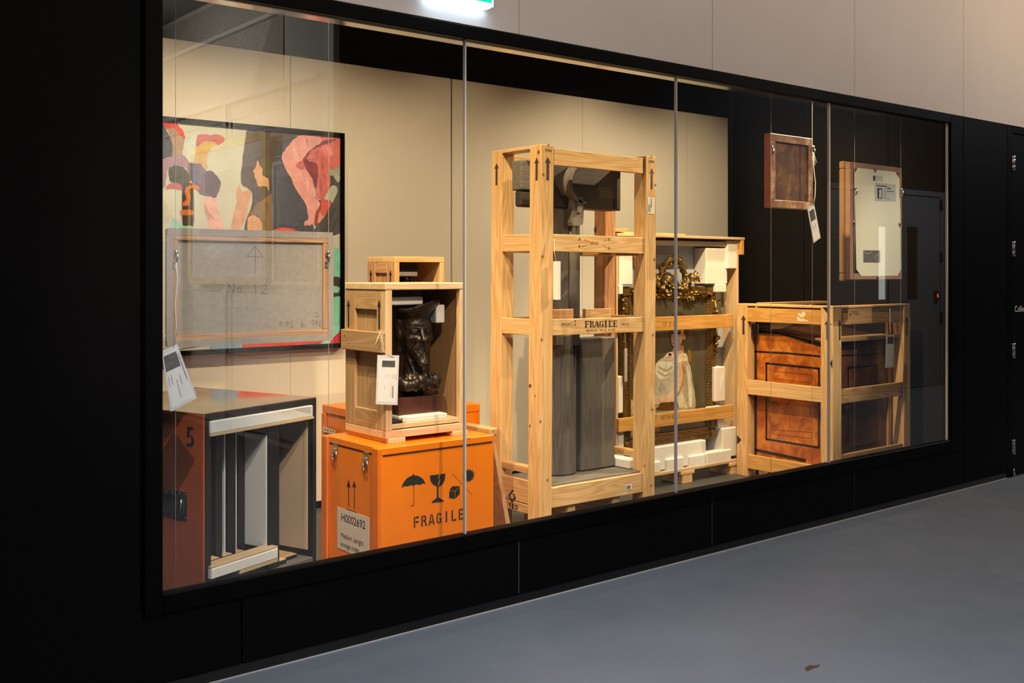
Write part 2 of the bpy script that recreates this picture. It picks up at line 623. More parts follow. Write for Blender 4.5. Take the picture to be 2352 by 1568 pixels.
def ribbon(pts, w_):
    """polyline -> list of quads"""
    out = []
    for (x0, y0), (x1, y1) in zip(pts[:-1], pts[1:]):
        dx, dy = x1 - x0, y1 - y0
        l = math.hypot(dx, dy) or 1e-6
        nx, ny = -dy / l * w_ / 2, dx / l * w_ / 2
        ex, ey = dx / l * w_ * 0.25, dy / l * w_ * 0.25
        out.append([(x0 + nx - ex, y0 + ny - ey), (x1 + nx + ex, y1 + ny + ey), (x1 - nx + ex, y1 - ny + ey), (x0 - nx - ex, y0 - ny - ey)])
    return out


GLY = {
    'A': [[(0, 0), (.3, 1), (.6, 0)], [(.12, .35), (.48, .35)]], 'B': [[(0, 0), (0, 1), (.4, .95), (.45, .7), (.3, .52), (0, .5)], [(.3, .52), (.5, .3), (.4, .05), (0, 0)]],
    'C': [[(.55, .85), (.35, 1), (.1, .8), (.02, .5), (.1, .2), (.35, 0), (.55, .15)]], 'D': [[(0, 0), (0, 1), (.35, .95), (.55, .6), (.5, .25), (.3, 0), (0, 0)]],
    'E': [[(.5, 1), (0, 1), (0, 0), (.5, 0)], [(0, .52), (.4, .52)]], 'F': [[(.5, 1), (0, 1), (0, 0)], [(0, .52), (.4, .52)]],
    'G': [[(.55, .85), (.35, 1), (.1, .8), (.02, .5), (.1, .2), (.35, 0), (.56, .15), (.56, .45), (.35, .45)]], 'H': [[(0, 0), (0, 1)], [(.5, 0), (.5, 1)], [(0, .5), (.5, .5)]],
    'I': [[(.2, 0), (.2, 1)]], 'L': [[(0, 1), (0, 0), (.45, 0)]], 'M': [[(0, 0), (.05, 1), (.3, .4), (.55, 1), (.6, 0)]], 'N': [[(0, 0), (0, 1), (.5, 0), (.5, 1)]],
    'O': [[(.3, 1), (.08, .8), (.0, .5), (.08, .2), (.3, 0), (.52, .2), (.6, .5), (.52, .8), (.3, 1)]], 'P': [[(0, 0), (0, 1), (.4, .95), (.48, .72), (.35, .5), (0, .48)]],
    'R': [[(0, 0), (0, 1), (.4, .95), (.48, .75), (.35, .52), (0, .5)], [(.22, .5), (.52, 0)]], 'S': [[(.5, .88), (.3, 1), (.06, .82), (.15, .58), (.42, .42), (.52, .2), (.3, 0), (.03, .14)]],
    'T': [[(0, 1), (.56, 1)], [(.28, 1), (.28, 0)]], 'V': [[(0, 1), (.28, 0), (.56, 1)]], 'W': [[(0, 1), (.15, 0), (.33, .7), (.5, 0), (.66, 1)]],
    'o': [[(.25, .6), (.06, .45), (.06, .15), (.25, 0), (.42, .15), (.42, .45), (.25, .6)]], 'e': [[(.05, .3), (.4, .34), (.36, .55), (.2, .6), (.05, .42), (.06, .14), (.22, 0), (.42, .1)]],
    'a': [[(.4, .55), (.2, .6), (.04, .35), (.1, .05), (.28, .05), (.4, .3), (.42, .55), (.42, 0)]],
    '1': [[(.1, .8), (.28, 1), (.28, 0)]], '2': [[(.02, .78), (.2, 1), (.46, .85), (.42, .55), (0, 0), (.52, 0)]], '9': [[(.46, .7), (.3, .5), (.06, .6), (.08, .9), (.3, 1), (.46, .8), (.44, .4), (.3, 0)]],
    '5': [[(.48, 1), (.06, 1), (.04, .56), (.3, .62), (.5, .42), (.46, .12), (.2, 0), (0, .08)]], ' ': [], '*': [[(.1, .3), (.3, .6)], [(.3, .3), (.1, .6)]],
}


def write(text, u, v, hu, hv, w_, gap=0.78):
    """strokes of a hand-lettered word as polygons; origin (u, v), letter width hu, height hv (either may be negative)"""
    out = []
    x = u
    for ch in text:
        for st in GLY.get(ch, []):
            out += ribbon([(x + p[0] * hu, v + p[1] * hv) for p in st], w_)
        x += hu * gap
    return out


def arrow(u, z0, z1, wid):
    """tall stencilled up arrow centred on u"""
    h = z1 - z0
    hw = wid / 2
    return [[(u - hw * .42, z0), (u + hw * .42, z0), (u + hw * .42, z1 - h * .24), (u + hw, z1 - h * .27), (u, z1), (u - hw, z1 - h * .27), (u - hw * .42, z1 - h * .24)]]


def text_mesh(name, s, size, m, parent, wloc, face, align='LEFT'):
    """printed lettering (built-in typeface) lying on a face: 'front' faces -y, 'left' faces -x"""
    cu = bpy.data.curves.new(name, 'FONT')
    cu.body = s
    cu.size = size
    cu.align_x = align
    tmp = bpy.data.objects.new(name, cu)
    COL.objects.link(tmp)
    dg = bpy.context.evaluated_depsgraph_get()
    me = bpy.data.meshes.new_from_object(tmp.evaluated_get(dg))
    bpy.data.objects.remove(tmp)
    bpy.data.curves.remove(cu)
    R = Matrix.Rotation(math.radians(90), 4, 'X')
    if face == 'left':
        R = Matrix.Rotation(math.radians(-90), 4, 'Z') @ R
    me.transform(R)
    me.materials.clear()
    me.materials.append(m)
    o = bpy.data.objects.new(name, me)
    return link(o, parent, wloc)


def poly_px(pts, Y, o=(0, 0), s=1.0):
    return [FP(o[0] + x / s, o[1] + y / s, Y) for x, y in pts]


def brushed(pts, amp):
    """the ragged edge of a brushed patch of paint"""
    out = []
    size = min(max(p[0] for p in pts) - min(p[0] for p in pts), max(p[1] for p in pts) - min(p[1] for p in pts))
    amp = min(amp, .03 * size)
    for i, p in enumerate(pts):
        a, b, c, d = (Vector(pts[(i + k) % len(pts)]) for k in (-1, 0, 1, 2))
        for j in range(4):
            t = j / 4
            q = 0.5 * (2 * b + (c - a) * t + (2 * a - 5 * b + 4 * c - d) * t * t + (3 * b - a - 3 * c + d) * t ** 3)
            q = q * .6 + b.lerp(c, t) * .4
            out.append((q.x + random.uniform(-amp, amp) * .6, q.y + random.uniform(-amp, amp)))
    return out


def inside(p, poly):
    r = False
    for i in range(len(poly)):
        (x0, y0), (x1, y1) = poly[i - 1], poly[i]
        if (y0 > p[1]) != (y1 > p[1]) and p[0] < (x1 - x0) * (p[1] - y0) / (y1 - y0) + x0:
            r = not r
    return r


def daubs(patches, paints, ln, wd, per):
    """loose brush marks, a little lighter or darker, laid inside each patch of paint"""
    out = []
    for k, (poly, idx) in enumerate(patches):
        out.append((poly, idx))
        xs, ys = [p[0] for p in poly], [p[1] for p in poly]
        n = int(min(26, per * (max(xs) - min(xs)) * (max(ys) - min(ys))))
        if n < 3: continue
        base = paints[idx]
        cr = [int(v) for v in base.split('_')[1:4]]
        var = [paint(*[max(4, min(255, int(c * f))) for c in cr]) for f in (0.86, 1.10)]
        main = random.uniform(0, math.pi)
        for _ in range(n):
            x, y = random.uniform(min(xs), max(xs)), random.uniform(min(ys), max(ys))
            a = main + random.uniform(-.5, .5)
            l, w_ = ln * random.uniform(.5, 1.2), wd * random.uniform(.6, 1.3)
            pts = []
            for t in range(9):
                q = t / 8 - .5
                pts.append((x + l * q * math.cos(a) - w_ * (.5 - 2 * q * q) * math.sin(a), y + l * q * math.sin(a) + w_ * (.5 - 2 * q * q) * math.cos(a)))
            for t in range(8, -1, -1):
                q = t / 8 - .5
                pts.append((x + l * q * math.cos(a) + w_ * (.5 - 2 * q * q) * random.uniform(.3, 1) * math.sin(a), y + l * q * math.sin(a) - w_ * (.5 - 2 * q * q) * random.uniform(.3, 1) * math.cos(a)))
            if all(inside(p, poly) for p in pts):
                out.append((pts, random.choice(var)))
    return out


# ---- organic forms: signed distance fields meshed with surface nets
def nets(f, lo, hi, h):
    ax = [np.arange(lo[i], hi[i] + h, h) for i in range(3)]
    X, Y, Z = np.meshgrid(*ax, indexing='ij')
    V = f(X, Y, Z)
    n = V.shape
    S = V < 0
    cs = [n[0] - 1, n[1] - 1, n[2] - 1]
    pos = np.zeros((*cs, 3)); cnt = np.zeros(cs)
    corners = [(i, j, k) for i in (0, 1) for j in (0, 1) for k in (0, 1)]
    sl = lambda c: tuple(slice(c[i], c[i] + cs[i]) for i in range(3))
    for a in corners:
        for d in range(3):
            if a[d]: continue
            b = list(a); b[d] = 1
            va, vb = V[sl(a)], V[sl(b)]
            cr = (va < 0) != (vb < 0)
            t = np.where(cr, va / np.where(va == vb, 1, va - vb), 0)
            for q in range(3):
                pos[..., q] += np.where(cr, a[q] + (t if q == d else 0), 0)
            cnt += cr
    act = cnt > 0
    idx = -np.ones(cs, int)
    ii = np.argwhere(act)
    idx[act] = np.arange(len(ii))
    P = (ii + pos[act] / cnt[act][:, None]) * h + np.array(lo)
    faces = []
    for d in range(3):
        e1, e2 = (d + 1) % 3, (d + 2) % 3
        s0 = [slice(None)] * 3; s1 = [slice(None)] * 3
        s0[d] = slice(0, -1); s1[d] = slice(1, None)
        ch = np.argwhere(S[tuple(s0)] != S[tuple(s1)])
        for c in ch:
            if c[e1] == 0 or c[e2] == 0 or c[e1] >= n[e1] - 1 or c[e2] >= n[e2] - 1: continue
            q = []
            for (u, v) in ((-1, -1), (0, -1), (0, 0), (-1, 0)):
                cc = c.copy(); cc[e1] += u; cc[e2] += v
                q.append(int(idx[tuple(cc)]))
            if not S[tuple(c)]: q = q[::-1]
            faces.append(tuple(q))
    return P, faces


def smin(a, b, k):
    hh = np.clip(0.5 + 0.5 * (b - a) / k, 0, 1)
    return b + (a - b) * hh - k * hh * (1 - hh)


def ell(X, Y, Z, c, r):
    q = np.sqrt(((X - c[0]) / r[0]) ** 2 + ((Y - c[1]) / r[1]) ** 2 + ((Z - c[2]) / r[2]) ** 2)
    return (q - 1) * min(r)


def cap(X, Y, Z, a, b, ra, rb):
    a, b = np.array(a), np.array(b)
    d = b - a
    t = np.clip(((X - a[0]) * d[0] + (Y - a[1]) * d[1] + (Z - a[2]) * d[2]) / d.dot(d), 0, 1)
    return np.sqrt((X - a[0] - t * d[0]) ** 2 + (Y - a[1] - t * d[1]) ** 2 + (Z - a[2] - t * d[2]) ** 2) - (ra + (rb - ra) * t)

# ================================================================== THE SETTING
ZF = 0.0                                  # floor of the display case
st = lambda o: tag(o, kind='structure')
st(box('floor', (-4, 26, -9, 0.0, -0.1, 0.0), floor_material(), None, 0))
q = [(lambda d: CAM + d * (CAM.z / -d.z))(ray(x, y)) for x, y in ((1848, 1534), (1858, 1527), (1872, 1528), (1884, 1525), (1880, 1532), (1866, 1536), (1856, 1541), (1850, 1540))]
decal('stain', [[(p.x, p.y) for p in q]], 2, 0.0, mat('rust_stain', (0.07, 0.045, 0.03), 0.5, noise=0.5, nscale=60), bpy.data.objects['floor'], 0.0004, 'small rust-brown scuff')
st(box('ceiling', (-4, 26, -9, 0.0, 4.25, 4.35), mat('ceiling_white', (0.42, 0.40, 0.38), 0.8), None, 0))

wf = st(thing('wall_front', (3.0, 0.0, 0.0)))
XJ = [1.715, 3.093, 4.466, 5.834, 7.19]     # joints of the cladding
prism('wall_panel', [(-3, .045), (1.712, .045), (1.712, .297), (1.326, .297), (1.326, 2.658), (-3, 2.658)], 1, 0.0, 0.03, M_BLACK_PANEL, wf, 0.0015, label='tall black cladding panel left of the glazing')
for a, b in zip(XJ[:-1], XJ[1:]):
    box('wall_panel', (a + .003, b - .003, 0.0, 0.03, .045, .297), M_BLACK_PANEL, wf, 0.0015)
box('wall_panel', (7.088, 7.187, 0.0, 0.03, .297, 2.658), M_BLACK_PANEL, wf, 0.0015)
box('wall_panel', (7.193, 7.838, 0.0, 0.03, .045, 2.658), M_BLACK_PANEL, wf, 0.0015)
XU = [-3, 0.345, 1.715, 3.093, 4.466, 5.834, 7.19, 8.56, 9.93, 11.3]
for a, b in zip(XU[:-1], XU[1:]):
    box('wall_panel', (a + .0022, b - .0022, 0.0, 0.03, 2.661, 4.25), M_GREY_PANEL, wf, 0.0012, label='pale grey upper wall panel')
box('wall_core', (-3, 11.3, 0.005, 0.06, 2.663, 4.249), mat('lit_joint_grey', (0.78, 0.73, 0.67), 0.7), wf, 0)  # core paler than the panels, paints light caught along the joints
for x in XJ[1:4]:
    box('lit_edge_strip', (x - .003, x + .003, 0.002, 0.03, .05, .295), mat('lit_edge_grey', (0.06, 0.056, 0.052), 0.5), wf, 0)  # added grey strips paint the panel edges catching light
box('wall_core', (-3, 7.84, 0.032, 0.055, 0.0, 0.29), M_BLACK_FRAME, wf, 0)
st(box('baseboard_front', (-3, 7.838, 0.004, 0.03, 0.0, 0.043), mat('black_skirting', (0.003, 0.003, 0.003), 0.4), None, 0.001))
sv = []
for i in range(241):
    x = -3 + 10.84 * i / 240
    sv.append((x, 0.0042 + random.uniform(-.0012, .0008)))
st(prism('trim_1', [(x, -y) for x, y in sv] + [(7.84, 0.004), (-3, 0.004)], 2, 0.0, 0.003, mat('sealant_bead', (0.55, 0.50, 0.46), 0.6), None))

# ---- the glazing
win = st(thing('window_1', (4.2, 0.0, 0.33)))
GX = [1.404, 2.790, 4.189, 5.580, 6.992]
box('frame_stile', (1.338, 1.404, -0.012, 0.05, .300, 2.655), M_BLACK_FRAME, win, 0.003)
box('frame_stile', (6.998, 7.083, -0.012, 0.05, .300, 2.655), M_BLACK_FRAME, win, 0.003)
box('frame_sill', (1.404, 6.998, -0.012, 0.05, .300, .372), M_BLACK_FRAME, win, 0.004)
box('frame_head', (1.404, 6.998, -0.012, 0.05, 2.596, 2.655), M_BLACK_FRAME, win, 0.003)
box('head_channel', (1.404, 6.998, 0.0505, 0.135, 2.601, 2.63), M_CHANNEL, win, 0.001, 'polished metal channel along the head')
MG, MC = glass_material(), clear_material()
for a, b in zip(GX[:-1], GX[1:]):
    bm = bmesh.new()
    bmesh.ops.create_cube(bm, size=1.0)
    bmesh.ops.scale(bm, vec=Vector((b - a - .010, 0.012, 2.224)), verts=bm.verts)
    bm.faces.ensure_lookup_table()
    for f in bm.faces:
        f.material_index = 0 if f.normal.y < -0.5 else 1
    bm_obj('glass_pane', bm, [MG, MC], win, ((a + b) / 2, 0.018, 1.484))
for x in GX[1:]:
    box('glass_joint', (x - .0045, x + .0045, 0.008, 0.026, .372, 2.596), M_SILI, win, 0.0015)

# ---- the inside of the display case
st(box('floor.001', (1.2, 7.62, 0.056, 2.5, ZF - .05, ZF), M_CASE_FLOOR, None, 0))
st(box('ceiling.001', (1.2, 7.62, 0.056, 2.5, 3.55, 3.6), M_BLACK_FRAME, None, 0))
PB = (0.010, 0.0095, 0.009)
st(box('wall_back', (1.2, 7.62, 2.45, 2.5, ZF, 3.55), perforated('perforated_board', (0, 2), PB), None, 0))
we = st(thing('wall_right', (7.65, 1.2, ZF)))
for a, b in ((0.06, 0.85), (0.856, 1.65), (1.656, 2.445)):
    for c, d in ((ZF, 1.86), (1.866, 3.55)):
        box('acoustic_panel', (7.62, 7.66, a, b, c, d), MATS.setdefault('perf_x', perforated('perforated_end_board', (1, 2), (0.020, 0.015, 0.010))), we, 0.001)
st(box('wall_left', (1.17, 1.2, 0.056, 2.5, ZF, 3.55), M_BLACK_FRAME, None, 0))
wp = st(thing('wall_middle', (4.0, 2.37, ZF)))
YW = 2.35
XP = [1.22] + [FP(x, 500, YW)[0] for x in (667, 1037, 1338, 1578, 1672)]
ZW = FP(372, 86, YW)[1]
BEIGE = mat('beige_wall_panel', (0.70, 0.665, 0.585), 0.65, noise=0.02, nscale=3, bump=0.06, bscale=220)
for i, (a, b) in enumerate(zip(XP[:-1], XP[1:])):
    g0 = .006 if i == 2 else .0012
    g1 = .006 if i == 1 else .0012
    box('wall_panel', (a + g0, b - g1, YW, YW + .04, ZF + .05, ZW), BEIGE, wp, 0.001)
st(box('baseboard_middle', (1.22, XP[-1], YW + .015, YW + .04, ZF, ZF + .05), M_BLACK_FRAME, None, 0))

# ---- the black door at the right end of the wall
d1 = st(thing('door_1', (8.3, 0.0, 0.0)))
M_DOOR = mat('black_door_paint', (0.0026, 0.0028, 0.0032), 0.45, spec=0.06)
box('door_jamb', (7.842, 7.93, 0.0, 0.06, 0.0, 2.655), M_BLACK_FRAME, d1, 0.002)
box('door_head', (7.93, 8.95, 0.0, 0.06, 2.605, 2.655), M_BLACK_FRAME, d1, 0.002)
box('door_jamb', (8.95, 9.04, 0.0, 0.06, 0.0, 2.655), M_BLACK_FRAME, d1, 0.002)
leaf = box('door_leaf', (7.935, 8.945, 0.006, 0.05, 0.008, 2.60), M_DOOR, d1, 0.002)
tag(box('wall_front_end', (9.043, 11.3, 0.0, 0.06, 0.0, 2.655), M_BLACK_PANEL, None, 0.002), kind='structure')
for yy in (373, 571, 806, 1028):
    z = FP(2322, yy, -0.01)[1]
    h = box('hinge', (7.912, 7.950, -0.004, 0.008, z - .055, z + .055), M_STEEL, d1, 0.001, 'bright steel hinge')
    lathe('hinge_knuckle', [(.0085, -.057), (.0085, -.022), (.0075, -.021), (.0085, -.020), (.0085, .030), (.0075, .031), (.0085, .032), (.0085, .057)], M_STEEL, h, (7.932, -0.009, z), 14)
lathe('door_pivot', [(.011, 0), (.011, .02), (.007, .03), (.007, .05)], M_STEEL, d1, (7.932, -0.006, 0.012), 12, label='small chrome bottom pivot')
tx, tz = FP(2330, 716, 0.006)
text_mesh('lettering', 'Collection', 0.066, mat('white_vinyl', (0.92, 0.91, 0.89), 0.5), d1, (tx, 0.0048, tz), 'front')

# ---- the far side of the corridor, seen mirrored in the glass
CY = -3.70
AX = 4.22
wo = st(thing('wall_opposite', (12.0, CY, 0.0)))
box('wall_panel', (AX + .03, 10.95, CY - .1, CY, 0.0, 4.25), mat('black_far_wall', (0.006, 0.006, 0.007), 0.6), wo, 0)
box('wall_panel', (13.75, 26, CY - .1, CY, 0.0, 4.25), MATS['black_far_wall'], wo, 0)
box('wall_panel', (10.95, 13.75, CY - .1, CY, 2.66, 4.25), MATS['black_far_wall'], wo, 0)
st(box('wall_alcove', (AX, AX + .09, -9, CY - .12, 0.0, 4.25), mat('storage_wall_grey', (0.50, 0.48, 0.45), 0.7), None, 0))
st(box('trim_2', (AX - .03, AX + .025, CY - .16, CY + .01, 0.0, 4.25), mat('pale_post', (0.72, 0.71, 0.68), 0.5), None, 0.002))
st(box('wall_rear', (-4, AX, -9.1, -9.0, 0, 4.25), MATS['storage_wall_grey'], None, 0))
al = box('acoustic_panel', (AX - .012, AX, -9, -4.62, 3.0, 4.2), perforated('perforated_storage_board', (1, 2), (0.42, 0.38, 0.32), 0.026, 0.10), None, 0)
al.name = 'trim_3'; WL['trim_3'] = WL['acoustic_panel'] if 'acoustic_panel' in WL else Vector(); st(al)
st(box('trim_4', (AX - .05, AX - .0125, -9, -4.0, 3.83, 3.87), MATS['pale_post'], None, 0.002))
d2 = st(thing('door_2', (12.3, CY, 0.0)))
M_GDOOR = mat('grey_door_paint', (0.16, 0.17, 0.19), 0.45)
box('door_frame', (10.96, 11.06, CY - .1, CY + .02, 0, 2.65), M_GDOOR, d2)
box('door_frame', (13.64, 13.74, CY - .1, CY + .02, 0, 2.65), M_GDOOR, d2)
box('door_frame', (11.06, 13.64, CY - .1, CY + .02, 2.58, 2.65), M_GDOOR, d2)


def mir(x, y):                               # a point on the far wall from where its mirror image shows
    p = atY(x, y, -CY)
    return p.x, p.z


for (xa, xb, wx0, wx1, lit) in ((11.07, 12.34, 2022, 2040, True), (12.36, 13.63, 2088, 2112, False)):
    w0, w1 = mir(wx0, 600)[0], mir(wx1, 600)[0]
    zt, zb = mir(wx0, 520)[1], mir(wx0, 688)[1]
    a = box('door_leaf', (xa, w0, CY - .05, CY, .01, 2.57), M_GDOOR, d2, 0.001)
    box('door_leaf', (w1, xb, CY - .05, CY, .01, 2.57), M_GDOOR, d2, 0.001)
    box('door_leaf', (w0, w1, CY - .05, CY, zt, 2.57), M_GDOOR, d2, 0)
    box('door_leaf', (w0, w1, CY - .05, CY, .01, zb), M_GDOOR, d2, 0)
    if lit:
        box('vision_panel', (w0, w1, CY - .03, CY - .02, zb, zt), mat('lit_window', (0.6, 0.62, 0.6), 0.3, emit=(0.93, 1.0, 0.86), estr=2.2), d2, 0, 'narrow window with daylight behind it')
    else:
        box('vision_panel', (w0, w1, CY - .03, CY - .02, zb, zt), mat('dark_window', (0.008, 0.008, 0.009), 0.1), d2, 0, 'narrow dark window')
for yy in (470, 590, 730):
    z = mir(2139, yy)[1]
    box('hinge', (13.62, 13.66, CY + .0, CY + .03, z - .07, z + .07), M_BLACK_FRAME, d2, 0.002)
rd = thing('card_reader', (mir(2152, 678)[0], CY, mir(2152, 678)[1]), 'small black card reader with a red light beside the grey double door', 'card reader')
cx, cz = WL[rd.name].x, WL[rd.name].z
box('reader_body', (cx - .05, cx + .05, CY, CY + .035, cz - .08, cz + .06), M_INK, rd, 0.005)
box('indicator_light', (cx - .012, cx + .012, CY + .035, CY + .039, cz - .03, cz + .02), mat('red_led', (0.5, 0.02, 0.02), 0.4, emit=(1, 0.06, 0.04), estr=9), rd, 0.001, 'glowing red indicator')

rk = thing('storage_rack', (AX - .05, -5.6, 0.02), 'wire mesh picture rack on the wall of the open store, mirrored in the glass', 'rack')
for y0 in (-7.7, -5.75):
    box('rack_post', (AX - .075, AX - .035, y0, y0 + .04, .02, 3.2), mat('rack_grey', (0.42, 0.42, 0.43), 0.4), rk)
box('rack_rail', (AX - .075, AX - .035, -7.7, CY - .2, 3.16, 3.2), MATS['rack_grey'], rk)
box('rack_rail', (AX - .075, AX - .035, -7.7, CY - .2, 0.1, 0.14), MATS['rack_grey'], rk)
bm = bmesh.new()
for i in range(21):
    z = 0.2 + i * 0.148
    bmesh.ops.create_cube(bm, size=1, matrix=Matrix.Translation((0, 0, z - 1.6)) @ Matrix.Diagonal((.006, 3.78, .009, 1)))
for i in range(64):
    y = -1.89 + i * 0.06
    bmesh.ops.create_cube(bm, size=1, matrix=Matrix.Translation((.006, y, 0.05)) @ Matrix.Diagonal((.004, .004, 3.04, 1)))
tag(bm_obj('wire_mesh', bm, mat('galvanised_wire', (0.62, 0.62, 0.62), 0.4), rk, (AX - .05, -5.8, 1.6)), kind='stuff')


def rack_picture(name, label, x0, x1, yb, yt, fmat, fw, inner, mount):
    X = AX - .125
    ya, yb_ = -LP(x0, yb, X)[0], -LP(x1, yb, X)[0]          # mirrored: far end, near end
    z0, z1 = LP(x1, yb, X)[1], LP(x1, yt, X)[1]
    t = thing(name, (X, (ya + yb_) / 2, z0), label, 'picture')
    y0, y1 = min(ya, yb_), max(ya, yb_)
    for b in ((y0, y1, z0, z0 + fw), (y0, y1, z1 - fw, z1), (y0, y0 + fw, z0 + fw, z1 - fw), (y1 - fw, y1, z0 + fw, z1 - fw)):
        box('frame_rail', (X - .02, X + .03, *b), fmat, t)
    box('mount', (X + .0, X + .02, y0 + fw, y1 - fw, z0 + fw, z1 - fw), mount, t, 0)
    mw = 0.12 * (y1 - y0)
    box('picture_sheet', (X - .004, X + .0, y0 + fw + mw, y1 - fw - mw, z0 + fw + mw * 2, z1 - fw - mw), inner, t, 0)
    return t


rack_picture('gilt_framed_picture', 'large gilt framed picture with a pale mount hung on the wire rack', 438, 617, 655, 300, mat('gilt_frame', (0.36, 0.25, 0.10), 0.45, 0.0), .07,
             mat('grey_print_sheet', (0.25, 0.23, 0.24), 0.5, noise=0.4, nscale=5), mat('lilac_mount', (0.72, 0.70, 0.74), 0.5))
rack_picture('white_framed_picture', 'white framed dark picture hung right of the gilt one on the wire rack', 632, 742, 657, 352, mat('white_frame_paint', (0.78, 0.77, 0.75), 0.5), .035,
             mat('dark_print_sheet', (0.06, 0.055, 0.06), 0.4, noise=0.5, nscale=4), mat('dark_mount', (0.10, 0.095, 0.09), 0.5))

X_ = AX - .125
pa, pb = LP(372, 600, X_)[0], LP(418, 600, X_)[0]
pn = thing('reflection_panel', (X_, -(pa + pb) / 2, .1), 'added panel mirrored as a window-lit patch, at the left end of the wire rack', 'panel')  # added board, its mirror image stands in for window-lit patches
zt_, zb_ = LP(395, 437, X_)[1], LP(395, 800, X_)[1]
box('panel_board', (X_ - .01, X_ + .02, -pa - .35, -pb, zb_, zt_), MATS['lilac_mount'], pn)
box('panel_foot', (X_ - .01, X_ + .02, -pa - .3, -pb - .05, .142, zb_), MATS['rack_grey'], pn)

# ================================================================== EXIT SIGN above the window
ex0, ex1 = FP(985, 5, -0.06)[0], FP(1134, 17, -0.06)[0]
ez = FP(1134, 17, -0.06)[1]
sg = thing('exit_sign', ((ex0 + ex1) / 2, 0, ez), 'lit green and white exit sign box on the pale upper wall', 'sign')
box('sign_housing', (ex0, ex1, -0.055, 0.0, ez, ez + .20), mat('white_plastic', (0.75, 0.77, 0.80), 0.4), sg, 0.003)
fr = mat('sign_white', (0.8, 0.8, 0.8), 0.4, emit=(0.9, 0.97, 1.0), estr=1.6)
gr = mat('sign_green', (0.0, 0.35, 0.25), 0.4, emit=(0.0, 0.62, 0.45), estr=1.1)
box('sign_border', (ex0, ex1, -0.0585, -0.0555, ez, ez + .20), fr, sg, 0.001, 'glowing white border')
box('sign_face', (ex0 + .012, ex1 - .010, -0.0605, -0.0586, ez + .016, ez + .188), gr, sg, 0.0005, 'glowing green face')
pr = []
xx = ex0 + .09
for i in range(14):
    ww = random.uniform(.006, .012)
    pr.append([(xx, ez + .022), (xx + ww, ez + .022), (xx + ww, ez + .030), (xx, ez + .030)])
    xx += ww + (.003 if i != 9 else .008)
decal('small_print', pr, 1, -0.0606, fr, sg, 0.0006)
box('down_light', (ex0 + .01, ex1 - .01, -0.050, -0.012, ez - .004, ez - .0005), mat('led_diffuser', (0.8, 0.8, 0.8), 0.4, emit=(0.62, 0.81, 1.0), estr=11.0), sg, 0.0005, 'lit strip under the sign')

# ================================================================== LEFT: painting on the wall, hung canvas, red-brown crate
YP = 2.305
px0, px1 = 1.75, FP(792, 306, YP)[0]
pz1, pz0 = FP(792, 306, YP)[1], FP(787, 798, YP)[1]
pt = thing('figure_painting', ((px0 + px1) / 2, YP + .02, pz0), 'large black framed painting of loosely brushed bathers in pink and brown, on the beige wall', 'painting')
fw = .030
for b in ((px0, px1, pz0, pz0 + fw), (px0, px1, pz1 - fw, pz1), (px0, px0 + fw, pz0 + fw, pz1 - fw), (px1 - fw, px1, pz0 + fw, pz1 - fw)):
    box('frame_rail', (b[0], b[1], YP - .002, YW - .001, b[2], b[3]), M_BLACK_FRAME, pt, 0.002)
LIT = (244, 216, 172)
pc = []


def paint(r, g, b):
    m = mat('paint_%d_%d_%d' % (r, g, b), alb(r, g, b, LIT), 0.42, noise=0.20, nscale=16, bump=0.3, bscale=60)
    if m not in pc:
        pc.append(m)
    return pc.index(m)


